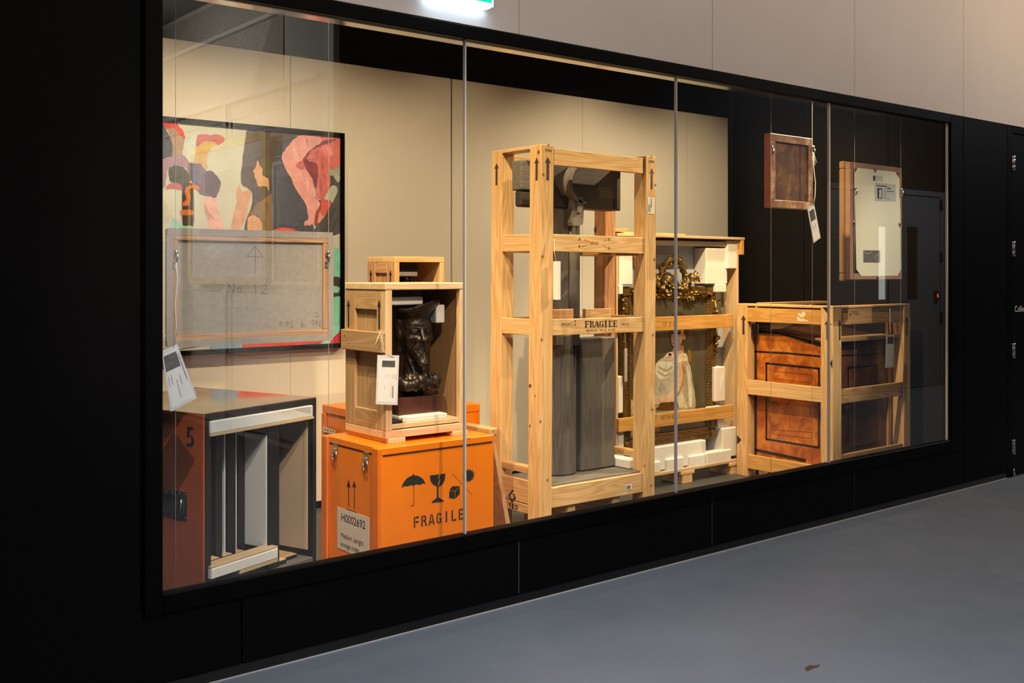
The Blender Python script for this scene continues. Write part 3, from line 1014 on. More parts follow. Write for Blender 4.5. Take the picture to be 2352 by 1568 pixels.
yc = YP + .012
cx0, cx1, cz0, cz1 = px0 + fw, px1 - fw, pz0 + fw, pz1 - fw
box('canvas', (cx0, cx1, yc, YW - .005, cz0, cz1), mat('cream_canvas_paint', alb(205, 188, 142, LIT), 0.45, noise=0.14, nscale=5, bump=0.3, bscale=30), pt, 0)
A = lambda pts: poly_px(pts, yc, (360, 260), 5.6)
B = lambda pts: poly_px(pts, yc, (580, 280), 5.6)
Q = lambda pts: poly_px(pts, yc)
strokes = [
    (Q([(330, 262), (372, 275), (382, 300), (397, 330), (397, 366), (330, 372)]), paint(74, 70, 66)),
    (A([(-150, 60), (65, 75), (250, 95), (270, 150), (330, 210), (365, 320), (340, 340), (290, 270), (230, 200), (170, 195), (130, 215), (60, 120), (-150, 90)]), paint(222, 52, 38)),
    (A([(140, 215), (170, 195), (235, 200), (300, 280), (352, 345), (330, 520), (320, 560), (205, 570), (200, 400)]), paint(176, 134, 88)),
    (A([(370, 330), (530, 280), (500, 520), (440, 640), (345, 580), (350, 400)]), paint(206, 198, 158)),
    (A([(505, 430), (590, 370), (690, 360), (770, 390), (690, 460), (645, 560), (650, 725), (560, 700), (480, 650), (495, 520)]), paint(208, 156, 78)),
    (A([(530, 275), (620, 270), (700, 280), (780, 270), (850, 300), (877, 335), (860, 370), (780, 408), (740, 370), (660, 358), (580, 372), (540, 420), (505, 425), (508, 340)]), paint(200, 92, 72)),
    (A([(-100, 590), (65, 592), (320, 530), (430, 640), (400, 720), (260, 670), (150, 720), (120, 860), (90, 970), (-100, 990)]), paint(168, 126, 120)),
    (A([(410, 640), (470, 640), (560, 650), (640, 740), (700, 740), (770, 800), (825, 890), (800, 990), (760, 1090), (640, 1060), (560, 1040), (470, 920), (400, 740)]), paint(118, 92, 90)),
    (A([(620, 760), (700, 740), (770, 800), (825, 890), (800, 990), (760, 1080), (650, 1050), (620, 940)]), paint(98, 74, 72)),
    (A([(400, 720), (470, 640), (545, 760), (545, 860), (470, 890)]), paint(100, 88, 100)),
    (A([(150, 715), (210, 680), (260, 670), (330, 690), (390, 745), (440, 860), (380, 960), (330, 950), (240, 900), (165, 860)]), paint(76, 68, 46)),
    (A([(130, 930), (200, 895), (290, 905), (330, 950), (330, 985), (200, 970), (120, 975)]), paint(190, 92, 78)),
    (A([(330, 930), (470, 930), (470, 1480), (330, 1470)]), paint(62, 46, 34)),
    (A([(380, 950), (430, 920), (520, 925), (545, 975), (500, 985), (450, 960), (415, 990), (430, 1080), (415, 1180), (335, 1185), (335, 1145), (378, 1105), (362, 1020)]), paint(214, 104, 34)),
    (A([(300, 1250), (400, 1235), (475, 1255), (470, 1305), (400, 1310), (310, 1312)]), paint(206, 98, 30)),
    (A([(-60, 1050), (75, 1100), (130, 1180), (140, 1240), (200, 1240), (200, 1300), (140, 1400), (70, 1420), (-60, 1400)]), paint(196, 178, 126)),
    (A([(200, 1340), (330, 1440), (470, 1450), (470, 1500), (200, 1500)]), paint(150, 186, 140)),
    (A([(600, 1200), (640, 1090), (760, 1090), (790, 1250), (830, 1380), (870, 1500), (690, 1500), (640, 1350), (610, 1290)]), paint(232, 164, 126)),
    (A([(1066, 895), (1090, 1000), (1222, 990), (1190, 1130), (1150, 1330), (1060, 1500), (955, 1500), (990, 1290), (1030, 1130), (1015, 1040)]), paint(216, 150, 98)),
    (Q([(576, 293), (700, 306), (668, 330), (648, 362), (660, 400), (705, 480), (715, 533), (620, 530), (560, 528), (578, 470), (577, 438), (553, 421), (556, 372), (563, 322)]), paint(92, 74, 54)),
    (B([(290, 440), (500, 230), (530, 300), (400, 420), (500, 700), (700, 1060), (720, 1240), (790, 1420), (270, 1420)]), paint(84, 78, 72)),
    (B([(95, 555), (150, 440), (240, 480), (245, 700), (205, 725), (150, 640)]), paint(96, 82, 48)),
    (B([(70, 490), (90, 560), (125, 595), (130, 690), (200, 730), (215, 800), (205, 900), (185, 830), (70, 825), (50, 760), (25, 700), (22, 665), (0, 632), (45, 580), (52, 520)]), paint(222, 156, 94)),
    (B([(-20, 1170), (60, 1050), (150, 990), (240, 930), (250, 1150), (240, 1400), (-20, 1400)]), paint(140, 104, 62)),
    (B([(-60, 1240), (0, 1200), (80, 1235), (120, 1300), (110, 1400), (-60, 1400)]), paint(226, 156, 92)),
    (B([(985, 560), (1140, 560), (1140, 1420), (790, 1420), (880, 1250), (990, 1050)]), paint(82, 76, 62)),
    (B([(975, 575), (1140, 565), (1130, 680), (990, 690)]), paint(170, 156, 112)),
    (B([(1040, 695), (1135, 690), (1100, 785)]), paint(180, 166, 122)),
    (B([(1000, 830), (1060, 820), (1095, 885), (1020, 1045), (988, 960)]), paint(182, 168, 124)),
    (B([(640, 165), (860, 160), (900, 190), (890, 240), (800, 320), (720, 370), (655, 470), (680, 600), (760, 690), (785, 860), (805, 950), (870, 1010), (895, 1060), (845, 1100), (805, 1160), (815, 1260), (745, 1325), (672, 1332), (663, 1292), (715, 1240), (695, 1080), (640, 990), (560, 870), (490, 720), (420, 600), (372, 470), (392, 395), (470, 290), (550, 205)]), paint(240, 154, 122)),
    (B([(860, 160), (1080, 190), (1146, 205), (1142, 560), (1000, 610), (985, 660), (1002, 760), (980, 860), (935, 950), (900, 1000), (830, 960), (805, 860), (840, 700), (825, 560), (760, 500), (690, 480), (720, 400), (830, 330), (900, 250)]), paint(220, 106, 84)),
    (B([(645, 490), (700, 400), (800, 322), (900, 250), (1080, 215), (1060, 245), (900, 300), (760, 370), (690, 470), (760, 510), (830, 555), (848, 700), (805, 870), (770, 730), (690, 610)]), paint(140, 52, 50)),
    (B([(550, 560), (600, 510), (650, 510), (670, 600), (610, 610)]), paint(208, 104, 84)),
    (B([(800, 950), (850, 1000), (905, 1010), (910, 1060), (870, 1150), (860, 1280), (820, 1330), (790, 1320), (810, 1160), (870, 1060)]), paint(160, 62, 40)),
    (B([(890, 1010), (960, 1000), (1008, 1060), (960, 1150), (920, 1230), (875, 1170)]), paint(222, 90, 66)),
    (B([(870, 1180), (910, 1220), (860, 1290), (835, 1290), (865, 1130)]), paint(240, 150, 110)),
    (B([(255, 1392), (360, 1360), (430, 1362), (520, 1375), (585, 1412), (500, 1430), (260, 1420)]), paint(242, 88, 58)),
    (Q([(760, 572), (783, 576), (783, 640), (760, 642)]), paint(136, 200, 148)),
    (Q([(760, 640), (783, 638), (783, 690), (760, 690)]), paint(60, 52, 40)),
    (Q([(762, 656), (780, 660), (776, 672), (762, 671)]), paint(136, 200, 148)),
    (Q([(760, 690), (783, 682), (783, 752), (768, 778), (760, 780)]), paint(128, 194, 142)),
    (Q([(760, 780), (783, 760), (783, 790), (760, 792)]), paint(190, 38, 44)),
    (Q([(330, 812), (488, 788), (488, 770), (330, 780)]), paint(198, 170, 118)),
    (Q([(486, 788), (552, 786), (548, 766), (486, 768)]), paint(150, 176, 168)),
    (Q([(552, 803), (640, 795), (735, 787), (733, 765), (550, 768)]), paint(238, 76, 50)),
    (Q([(488, 806), (552, 803), (550, 780), (488, 780)]), paint(150, 176, 168)),
]
strokes = [(brushed(p, .004), i) for p, i in strokes]
strokes = daubs(strokes, [m.name for m in pc], .11, .024, 260)
strokes = [([(min(max(x, cx0), cx1), min(max(z, cz0), cz1)) for x, z in p], i) for p, i in strokes]
decal('painted_image', strokes, 1, yc, pc, pt, 0.0006, step=0.00003)

# --- hung canvas, seen from the back
YC = 0.15


def cable(name, x, label, zlo, zhi, y=YC + 0.004):
    X = FP(x, 625, YC)[0]
    o = tube(name, [(X, y, zlo), (X, y, (zlo + zhi) / 2), (X, y, zhi)], 0.0011, M_WIRE, None, 6)
    return tag(o, label, 'cable')


cable('hanging_cable', 404, 'thin steel cable at the left edge of the grey canvas back', ZF, 3.54)
cable('hanging_cable', 756, 'thin steel cable at the right edge of the grey canvas back', ZF, 3.54)
a0, a1 = FP(386, 525, YC)[0], FP(767, 535, YC)[0]
b0, b1 = FP(767, 780, YC)[1], FP(767, 535, YC)[1]
cv = thing('stretched_canvas', ((a0 + a1) / 2, YC + .02, b0), 'grey linen canvas seen from the back with pencilled numbers, hung by cables at the left', 'canvas')
LIN = mat('raw_linen', (0.37, 0.315, 0.245), 0.85, noise=0.10, nscale=40, bump=0.35, bscale=500)
sw = .044
for nm, b in (('stretcher_bar', (a0, a1, b1 - sw, b1)), ('stretcher_bar', (a0, a1, b0, b0 + sw)), ('stretcher_bar', (a0, a0 + sw, b0 + sw, b1 - sw)), ('stretcher_bar', (a1 - sw, a1, b0 + sw, b1 - sw))):
    box(nm, (b[0], b[1], YC + .010, YC + .032, b[2], b[3]), 'red_pine', cv, 0.003)
box('linen_sheet', (a0 + sw, a1 - sw, YC + .022, YC + .030, b0 + sw, b1 - sw), LIN, cv, 0)
tk = .024
for b in ((a0, a1, b1 - tk, b1 + .003), (a0, a1, b0 - .003, b0 + tk)):
    box('turned_edge', (b[0], b[1], YC + .0085, YC + .0105, b[2], b[3]), LIN, cv, 0.0005)
for b in ((a0 - .003, a0 + tk, b0 + tk, b1 - tk), (a1 - tk, a1 + .003, b0 + tk, b1 - tk)):
    box('turned_edge', (b[0], b[1], YC + .0085, YC + .0105, b[2], b[3]), LIN, cv, 0.0005)
yl = YC + .022
u, v = FP(525, 672, yl)
w1 = write('No', u, v, .045, .034, .0022) + write('12', FP(580, 674, yl)[0], FP(580, 674, yl)[1], .05, .036, .0022)
au = FP(586, 600, yl)[0]
az0, az1 = FP(586, 628, yl)[1], FP(586, 565, yl)[1]
w1 += ribbon([(au, az0), (au, az1), (au - .034, az1 - .042), (au + .034, az1 - .044), (au, az1)], .0028)
u, v = FP(735, 735, yl)
w1 += write('No 9 Sea', u, v, -.034, -.028, .0022, 0.72)
u, v = FP(732, 716, yl)
w1 += write('C', u, v, -.034, -.022, .0022)
tag(decal('pencil_marks', w1, 1, yl, M_PENCIL, cv, 0.0006, label='pencilled numbers and an arrow'), kind='stuff')
for xh, yh in ((404, 590), (752, 590)):
    X, Z = FP(xh, yh, YC)
    hk = tube('hanger_hook', [(X, YC - .004, Z + .022), (X + .004, YC - .010, Z), (X, YC - .010, Z - .016), (X - .004, YC + .004, Z - .026)], .0035, M_STEEL, cv, 8, 'steel cable hook', (0.7, 1.6, 1.2, 0.8))
    lathe('hook_body', [(.002, .0), (.007, .004), (.008, .016), (.005, .024), (.002, .026)], M_STEEL, hk, (X, YC - .004, Z + .004), 10)
    box('hanger_plate', (X - .008, X + .008, YC + .004, YC + .0085, Z - .045, Z - .02), M_STEEL, cv, 0.001)


def tag_label(name, label, corners, Y, string_pts, photo, bars, vertical_text=True, sr=.0016, string_label=None):
    """laminated paper tag: four pixel corners (from the string end, clockwise), on a real plane Y"""
    P = [FP(x, y, Y) for x, y in corners]
    c = (sum(p[0] for p in P) / 4, sum(p[1] for p in P) / 4)
    t = thing(name, (c[0], Y, c[1]), label, 'tag')
    verts = [Vector((p[0] - c[0], d, p[1] - c[1])) for d in (0, .0015) for p in P]
    mesh_obj('laminate_sleeve', verts, [(0, 1, 2, 3), (7, 6, 5, 4), (0, 4, 5, 1), (1, 5, 6, 2), (2, 6, 7, 3), (3, 7, 4, 0)], M_LAMIN, t, (c[0], Y, c[1]))

    def uv(a, b):
        top = (P[0][0] + (P[1][0] - P[0][0]) * a, P[0][1] + (P[1][1] - P[0][1]) * a)
        bot = (P[3][0] + (P[2][0] - P[3][0]) * a, P[3][1] + (P[2][1] - P[3][1]) * a)
        return (top[0] + (bot[0] - top[0]) * b, top[1] + (bot[1] - top[1]) * b)

    def rect(x0, y0, x1, y1):
        return [uv(x0, y0), uv(x1, y0), uv(x1, y1), uv(x0, y1)]
    decal('paper_sheet', [rect(.08, .06, .92, .95)], 1, Y, M_WHITE, t, 0.0004)
    decal('photo_print', [rect(*photo)], 1, Y, mat('tag_photo', (0.09, 0.085, 0.085), 0.5, noise=0.5, nscale=40), t, 0.0008, label='small dark photograph')
    rows = []
    for (x, y0, y1, ww) in bars:
        rows.append(rect(x, y0, x + ww, y1))
    tag(decal('print_lines', rows, 1, Y, M_PRINT, t, 0.0008), kind='stuff')
    if string_pts:
        tube('tag_string', [(*(lambda q: (q[0], yy, q[1]))(FP(x, y, yy)),) for x, y, yy in string_pts], sr, M_STRING, t, 6)
    return t


BARC = [(.72, .62 + i * .012, .626 + i * .012, .07) for i in range(20)]
LINES = [(.88, .38, .50, .012), (.80, .38, .47, .012), (.70, .38, .47, .010), (.66, .56, .84, .008), (.52, .38, .44, .010), (.40, .38, .46, .010), (.36, .60, .70, .008)]
tag_label('paper_tag', 'tilted white tag hanging by cotton tape below the grey canvas back', [(371, 806), (407, 790), (453, 914), (392, 945)], YC - .012,
          [(404, 600, YC - .006), (408, 640, YC - .012), (402, 700, YC - .014), (405, 750, YC - .014), (398, 796, YC - .013)],
          (.06, .10, .80, .36), [(.75, .16, .30, .03), (.86, .14, .62, .03), (.12, .45, .62, .02), (.45, .55, .85, .02), (.62, .50, .66, .02), (.25, .42, .60, .02)], sr=.0022)

# --- red-brown crate, turned away from the wall
ang = TH - math.atan((2633 - 1176) / F_PX)
n5 = Vector((math.sin(ang), -math.cos(ang), 0))                     # out of the open face
e5 = Vector((math.cos(ang), math.sin(ang), 0))                      # along the open face
c5 = atY(468, 951, 0.36)
c5z = c5.z
c5.z = ZF


def L5(x, y, depth=0.0):
    """pixel on the crate's open face (or a plane that much deeper) -> (along, height) in the crate's own frame"""
    p = plane_hit(x, y, c5 - n5 * depth, n5)
    return ((p - c5).dot(e5), p.z)


def S5(x, y):
    """pixel on the crate's left side -> (depth, height)"""
    p = plane_hit(x, y, c5, e5)
    return (-(p - c5).dot(n5), p.z)


K = Vector((c5.x, c5.y, ZF))
cr5 = thing('red_crate', K, 'red-brown upright crate stencilled 5, open on one side to show slots', 'crate')
cr5.rotation_euler = (0, 0, ang)
W5 = L5(727, 912)[0]
D5 = 0.80
H5 = c5z


def b5(name, u0, u1, d0, d1, z0, z1, m, bevel=0.002, parent=None, label=None):
    return box(name, (K.x + u0, K.x + u1, K.y + d0, K.y + d1, z0, z1), m, parent or cr5, bevel, label)


T5 = .024
sd = b5('side_panel', -.001, T5 * .3, 0.002, D5, ZF, H5 - .002, M_RUST, 0.001, label='red-brown painted outer side')
b5('side_wall', T5 * .3, T5 * 1.7, 0, D5, ZF, H5 - .002, M_BLACK_WOOD)
b5('side_wall', W5 - T5, W5, 0, D5, ZF, H5 - .002, M_BLACK_WOOD)
b5('lid', 0, W5, 0.003, D5, H5 - .002, H5 + .001, M_RUST_TOP, 0.0005, label='glossy top that mirrors the painting')
b5('top_panel', T5 * 1.7, W5 - T5, 0, D5, H5 - .030, H5 - .002, M_BLACK_WOOD)
b5('back_panel', T5 * 1.7, W5 - T5, D5 - .02, D5, ZF + .03, H5 - .03, M_BLACK_WOOD)
b5('bottom_panel', T5 * 1.7, W5 - T5, 0, D5 - .02, ZF, L5(650, 1296, .03)[1], mat('grey_felt', (0.10, 0.095, 0.09), 0.95), label='grey felt lined bottom')
ua, zt = L5(480, 967, 0); ub = L5(715, 930, 0)[0]; zb = L5(480, 996, 0)[1]
b5('foam_block', ua, ub, -.012, .05, zb, zt, M_FOAM, 0.004, label='long white foam pad under the top')
b5('pad_board', ua, ub + .003, -.014, .05, zb - .011, zb, 'ply', 0.001)
ua, zt = L5(478, 1307, 0); ub, _ = L5(632, 1270, 0); zb = L5(478, 1330, 0)[1]
b5('foam_block', ua, ub, -.020, .05, zb, zt + .004, M_FOAM, 0.004, label='white foam pad along the bottom')
b5('pad_board', ua, ub, -.018, .05, zt + .004, zt + .012, 'ply', 0.001)
b5('pad_board', ua + .16, ub, -.018, .05, zb - .016, zb, 'ply', 0.001)
ztop = H5 - .03
zbot = L5(650, 1296, .03)[1]
for x0, x1, dep in ((496, 511, .10), (523, 542, .12), (548, 566, .16), (618, 642, .02)):
    q0, q1 = L5(x0, 1100, dep)[0], L5(x1, 1100, dep)[0]
    b5('divider', q0, q1, dep, D5 - .03, zbot, ztop - .03, M_BLACK_WOOD, 0.002)
for x0, x1, dep in ((515, 518, .12), (541, 544, .15)):
    q0, q1 = L5(x0, 1100, dep)[0], L5(x1, 1100, dep)[0]
    b5('tray_edge', q0, q1, dep, D5 - .05, zbot + .04, ztop - .06, M_WHITE, 0.0005, label='thin white tray edge')
uL = L5(618, 1100, .02)[0]
b5('white_board', uL - .009, uL - .001, .03, .62, L5(617, 1256, .03)[1], L5(617, 997, .03)[1], M_WHITE, 0.001, label='white board standing in its slot')
uR = W5 - T5
b5('card_board', uR - .009, uR - .001, .03, .70, L5(706, 1262, .03)[1], L5(706, 968, .03)[1], mat('tan_card', alb(206, 160, 104), 0.7, noise=0.05, nscale=6), 0.001, label='tan board standing against the right wall')
for x0, y0, x1, y1, dep in ((484, 1275, 505, 1284, .06), (512, 1266, 534, 1275, .09), (541, 1257, 561, 1268, .12), (569, 1249, 589, 1258, .16), (632, 1281, 658, 1288, .03), (634, 1270, 682, 1280, .06), (645, 1262, 706, 1270, .12)):
    q0, q1 = L5(x0, y1, dep)[0], L5(x1, y1, dep)[0]
    zc = L5((x0 + x1) / 2, y1, dep)[1]
    k = b5('runner_block', q0, q1, dep, dep + .10, zbot, zc, M_BLACK_WOOD, 0.001)
    b5('runner_cap', q0, q1, dep + .002, dep + .10, zc, zc + .003, 'pine', 0.0005, k)
# figure 5 and the sprung handle on the side
g5 = S5(437, 1002)


def s5(name, pl, m, parent, off, label=None):
    """flat shape on the left side: (depth, height) polygons"""
    return decal(name, [[(K.y + a, b) for a, b in p] for p in pl], 0, K.x - .001, m, parent, off, label)


def S5p(pts, o=(0, 0), s=1.0):
    return [S5(o[0] + x / s, o[1] + y / s) for x, y in pts]


Z5 = (360, 880)
s5('stencil_figure', [S5p(p, Z5, 6.19) for p in (
    [(438, 615), (522, 622), (522, 664), (474, 660), (472, 770), (434, 764)],
    [(490, 724), (520, 760), (536, 820), (528, 870), (500, 902), (462, 905), (424, 890), (428, 848), (470, 862), (492, 850), (500, 815), (488, 770)])], M_INK, sd, 0.0008, 'stencilled figure 5')
hp = [S5(372, 1123), S5(432, 1130), S5(432, 1195), S5(372, 1187)]
dy0, dy1 = hp[1][0], hp[1][0] + .20
hz0, hz1 = hp[2][1], hp[1][1]
pl = b5('handle_plate', -.006, -.001, dy0, dy1, hz0, hz1, M_STEEL, 0.002, label='riveted steel handle plate')
b5('handle_dish', -.0075, -.006, dy0 + .022, dy1 - .022, hz0 + .02, hz1 - .02, mat('dark_recess', (0.03, 0.028, 0.026), 0.4, 0.6), 0.001, pl)
hm = (hz0 + hz1) / 2
tube('handle_bail', [(K.x - .010, K.y + dy0 + .03, hz1 - .03), (K.x - .014, K.y + dy0 + .03, hm), (K.x - .016, K.y + dy0 + .032, hz0 + .03), (K.x - .016, K.y + (dy0 + dy1) / 2, hz0 + .027), (K.x - .016, K.y + dy1 - .032, hz0 + .03), (K.x - .014, K.y + dy1 - .03, hm), (K.x - .010, K.y + dy1 - .03, hz1 - .03)], .0045, M_STEEL, pl, 8)
for dd in (.012, .05, .09, .13, .188):
    for zz in (hz0 + .010, hz1 - .010):
        lathe('rivet', [(.005, 0), (.004, -.0025), (.001, -.0035)], M_STEEL, pl, (K.x - .006, K.y + dy0 + dd, zz), 8, axis=0)

# ================================================================== ORANGE CRATES
OY = 0.65
ox0, oz1 = atY(870, 1032, OY).x, atY(870, 1031, OY).z
ox1 = atY(1135, 1000, OY).x
oy1 = LP(740, 1000, ox0)[0]
oc = thing('orange_crate', ((ox0 + ox1) / 2, (OY + oy1) / 2, ZF), 'bright orange crate stencilled FRAGILE, under the wooden crate with the bronze head', 'crate')
lidz = FP(883, 1046, OY)[1]
box('crate_body', (ox0 + .012, ox1 - .003, OY + .0, oy1 - .003, ZF + .03, lidz), M_ORANGE, oc, 0.003)
for a in (ox0 + .05, ox1 - .14):
    box('skid', (a, a + .09, OY + .01, oy1 - .01, ZF, ZF + .03), M_ORANGE_D, oc, 0.002)
lid = box('lid', (ox0 + .012, ox1, OY - .001, oy1, lidz + .001, oz1), M_ORANGE, oc, 0.003)
bw = .058
for y0, y1 in ((OY - .002, OY + bw), (oy1 - bw, oy1)):
    box('corner_batten', (ox0 - .006, ox0 + .012, y0, y1, ZF, oz1 - .001), M_ORANGE_D, oc, 0.003)
decal('painted_line', [[(ox0 + .022, lidz - .006), (ox1 - .015, lidz - .006), (ox1 - .015, lidz + .0005), (ox0 + .022, lidz + .0005)]], 1, OY - .001, M_INK, oc, 0.0006)
decal('painted_line', [[(OY + bw, lidz - .006), (oy1 - bw, lidz - .006), (oy1 - bw, lidz + .0005), (OY + bw, lidz + .0005)]], 0, ox0 + .012, M_INK, oc, 0.0006)
ZO = (700, 850)
FQ = lambda pts: poly_px(pts, OY, ZO, 3.485)
um = FQ([(772, 940), (785, 905), (815, 865), (850, 845), (870, 841), (905, 843), (945, 868), (968, 908), (940, 905), (920, 918), (900, 910), (872, 922), (845, 918), (825, 930), (805, 925)])
sym = [um, FQ([(865, 828), (875, 828), (875, 842), (865, 842)])]
sym += ribbon(FQ([(872, 920), (873, 1065), (868, 1082), (856, 1086), (848, 1078)]), .0035)
sym += [FQ([(1000, 842), (1078, 832), (1065, 862), (1078, 872), (1068, 900), (1064, 930), (1030, 918), (1006, 885)]),
        FQ([(1085, 831), (1125, 826), (1120, 880), (1095, 920), (1066, 930), (1076, 905), (1085, 872), (1074, 860)]),
        FQ([(1056, 925), (1070, 925), (1070, 1015), (1112, 1042), (1112, 1050), (1015, 1062), (1016, 1052), (1056, 1018)]),
        FQ([(1157, 962), (1202, 968), (1202, 1028), (1155, 1022)]), FQ([(1205, 968), (1240, 930), (1240, 990), (1205, 1026)]), FQ([(1157, 958), (1180, 928), (1240, 926), (1204, 964)])]
sym += ribbon(FQ([(1180, 826), (1340, 998)]), .0022)
sc = []
for i in range(32):
    a = i * math.pi / 16
    r = 54 if i % 2 == 0 else 37
    sc.append((1309 + r * math.cos(a), 842 + 1.05 * r * math.sin(a) - 0.12 * r * math.cos(a)))
sym.append(FQ(sc))
decal('stencil_symbols', sym, 1, OY - .0005, mat('green_black_stencil', (0.010, 0.014, 0.008), 0.6, noise=0.5, nscale=12), oc, 0.0006, 'stencilled umbrella, broken glass and keep-from-sun symbols')
fl = []


def stencil(word, x0, y0, x1, y1, hpx):
    n = len(word)
    for i, ch in enumerate(word):
        fx = x0 + (x1 - x0) * i / (n - 1)
        fy = y0 + (y1 - y0) * i / (n - 1)
        for s_ in STN[ch]:
            fl.append(FQ([(fx + px * 44, fy - py * hpx - px * 44 * .165) for px, py in s_]))


R_ = lambda a, b, c, d: [(a, b), (c, b), (c, d), (a, d)]
STN = {'F': [R_(0, 0, .24, 1), R_(.32, .84, .95, 1), R_(.32, .42, .85, .58)], 'R': [R_(0, 0, .24, 1), [(.32, .84), (.6, .84), (.7, .72), (.6, .6), (.32, .6), (.32, .44), (.55, .44), (.78, 0), (1.05, 0), (.8, .48), (.94, .7), (.8, .95), (.32, 1)]],
       'A': [[(-.05, 0), (.2, 0), (.45, .8), (.45, 1), (.35, 1)], [(.53, 1), (.65, 1), (1.05, 0), (.8, 0), (.53, .78)], R_(.33, .2, .66, .34)],
       'G': [[(.44, 1), (.15, .9), (0, .5), (.15, .1), (.44, 0), (.44, .16), (.28, .25), (.22, .5), (.28, .75), (.44, .84)], [(.52, 1), (.85, .9), (.9, .72), (.7, .68), (.62, .82), (.52, .84)], [(.52, 0), (.95, .08), (.95, .5), (.55, .5), (.55, .36), (.74, .36), (.74, .2), (.52, .16)]],
       'I': [R_(.35, 0, .6, 1)], 'L': [R_(.05, 0, .29, 1), R_(.37, 0, .9, .16)], 'E': [R_(0, 0, .24, 1), R_(.32, .84, .95, 1), R_(.32, .42, .85, .58), R_(.32, 0, .95, .16)]}
stencil('FRAGILE', 872, 1262, 1232, 1198, 88)
decal('stencil_lettering', fl, 1, OY - .0005, M_INK, oc, 0.0007, 'stencilled word FRAGILE')
sx = ox0 + .012
ZL = lambda pts: [LP(700 + x / 3.485, 850 + y / 3.485, sx) for x, y in pts]
ar = []
for x in (352, 397):
    ar += [ZL([(x - 3, 1095 + (x - 352) * .3), (x + 3, 1097 + (x - 352) * .3), (x + 3, 935), (x + 16, 942), (x, 872 + (x - 352) * .25), (x - 16, 934), (x - 3, 932)])]
ar.append(ZL([(330, 1106), (418, 1138), (418, 1150), (330, 1116)]))
decal('stencil_arrows', ar, 0, sx, M_INK, oc, 0.0007, 'two stencilled up arrows')
lb = [ZL([(262, 1090), (518, 1192), (518, 1492), (262, 1470)])][0]
ly1, lz1 = lb[0]; ly0, _ = lb[1]
lbl = box('paper_label', (sx - .0016, sx - .0002, ly0, ly1, ZF + .1, lz1), mat('pinkish_label', (0.66, 0.56, 0.52), 0.6), oc, 0, 'white paper label')
for s_, size, (px_, py_) in (('H0002692', .058, (293, 1200)), ('Medium upright', .036, (291, 1332)), ('orange crate', .036, (291, 1402))):
    yy, zz = LP(700 + px_ / 3.485, 850 + py_ / 3.485, sx)
    text_mesh('label_text', s_, size, M_INK, lbl, (sx - .0024, yy, zz), 'left')


def latch(px, py, X, parent):
    """draw latch: plate with hook above, wire bail below"""
    y, z = LP(px, py, X)
    p = prism('draw_latch', [(y + .022, z + .034), (y - .022, z + .034), (y - .026, z + .010), (y - .018, z - .004), (y + .018, z - .004), (y + .026, z + .010)], 0, X - .004, X, M_ZINC, parent, 0.0012, label='zinc draw latch')
    box('latch_lever', (X - .013, X - .004, y - .020, y + .020, z - .022, z + .004), M_ZINC, p, 0.003)
    tube('latch_bail', [(X - .008, y + .019, z - .010), (X - .010, y + .019, z - .045), (X - .010, y + .010, z - .060), (X - .010, y - .010, z - .060), (X - .010, y - .019, z - .045), (X - .008, y - .019, z - .010)], .0032, M_STEEL, p, 8)
    for d in (-.012, .012):
        lathe('screw_hole', [(.0045, -.0005), (.0045, -.001), (.001, -.0012)], M_INK, p, (X - .004, y + d, z + .022), 10, axis=0)
    return p


latch(771, 1030, sx, oc)
latch(842, 1052, sx, oc)
for px, py in ((820, 1010), (929, 1022), (1075, 1005)):
    p = atY(px, py, OY)
    d = ray(px, py); q = CAM + d * ((oz1 - CAM.z) / d.z)
    lathe('lid_bolt', [(.013, 0), (.013, .001), (.009, .002), (.002, .0022)], M_ZINC, lid, (q.x, q.y, oz1), 12)

o2y = 1.285
q = atY(853, 951, o2y)
o2x0, o2z = q.x, q.z
o2x1 = FP(1103, 926, o2y)[0]
o2y1 = LP(740, 928, o2x0)[0]
o2 = thing('orange_crate', ((o2x0 + o2x1) / 2, (o2y + o2y1) / 2, ZF), 'taller orange crate half hidden behind the FRAGILE one, against the beige wall', 'crate')
box('crate_body', (o2x0 + .008, o2x1 - .002, o2y, o2y1, ZF + .03, o2z - .05), M_ORANGE, o2, 0.003)
box('lid', (o2x0, o2x1, o2y - .002, o2y1 + .002, o2z - .049, o2z), M_ORANGE, o2, 0.004)
for a in (o2x0 + .05, o2x1 - .14):
    box('skid', (a, a + .09, o2y + .01, o2y1 - .01, ZF, ZF + .03), M_ORANGE_D, o2, 0.002)
for y0, y1 in ((o2y, o2y + .05), (o2y1 - .05, o2y1)):
    box('corner_batten', (o2x0 - .006, o2x0 + .008, y0, y1, ZF, o2z - .05), M_ORANGE_D, o2, 0.003)
ya, za = LP(746, 985, o2x0); yb, zb = LP(775, 985, o2x0)
hs = prism('hasp', [(ya, za + .02), (yb, za + .010), (yb, za - .012), (ya, za - .016)], 0, o2x0 - .012, o2x0 - .006, M_ZINC, o2, 0.001, label='zinc hasp with a row of holes')
for i in range(4):
    yy = ya + (yb - ya) * (.15 + i * .22)
    lathe('hasp_hole', [(.006, -.0004), (.006, -.0009), (.001, -.001)], M_INK, hs, (o2x0 - .012, yy, za + .001), 10, axis=0)

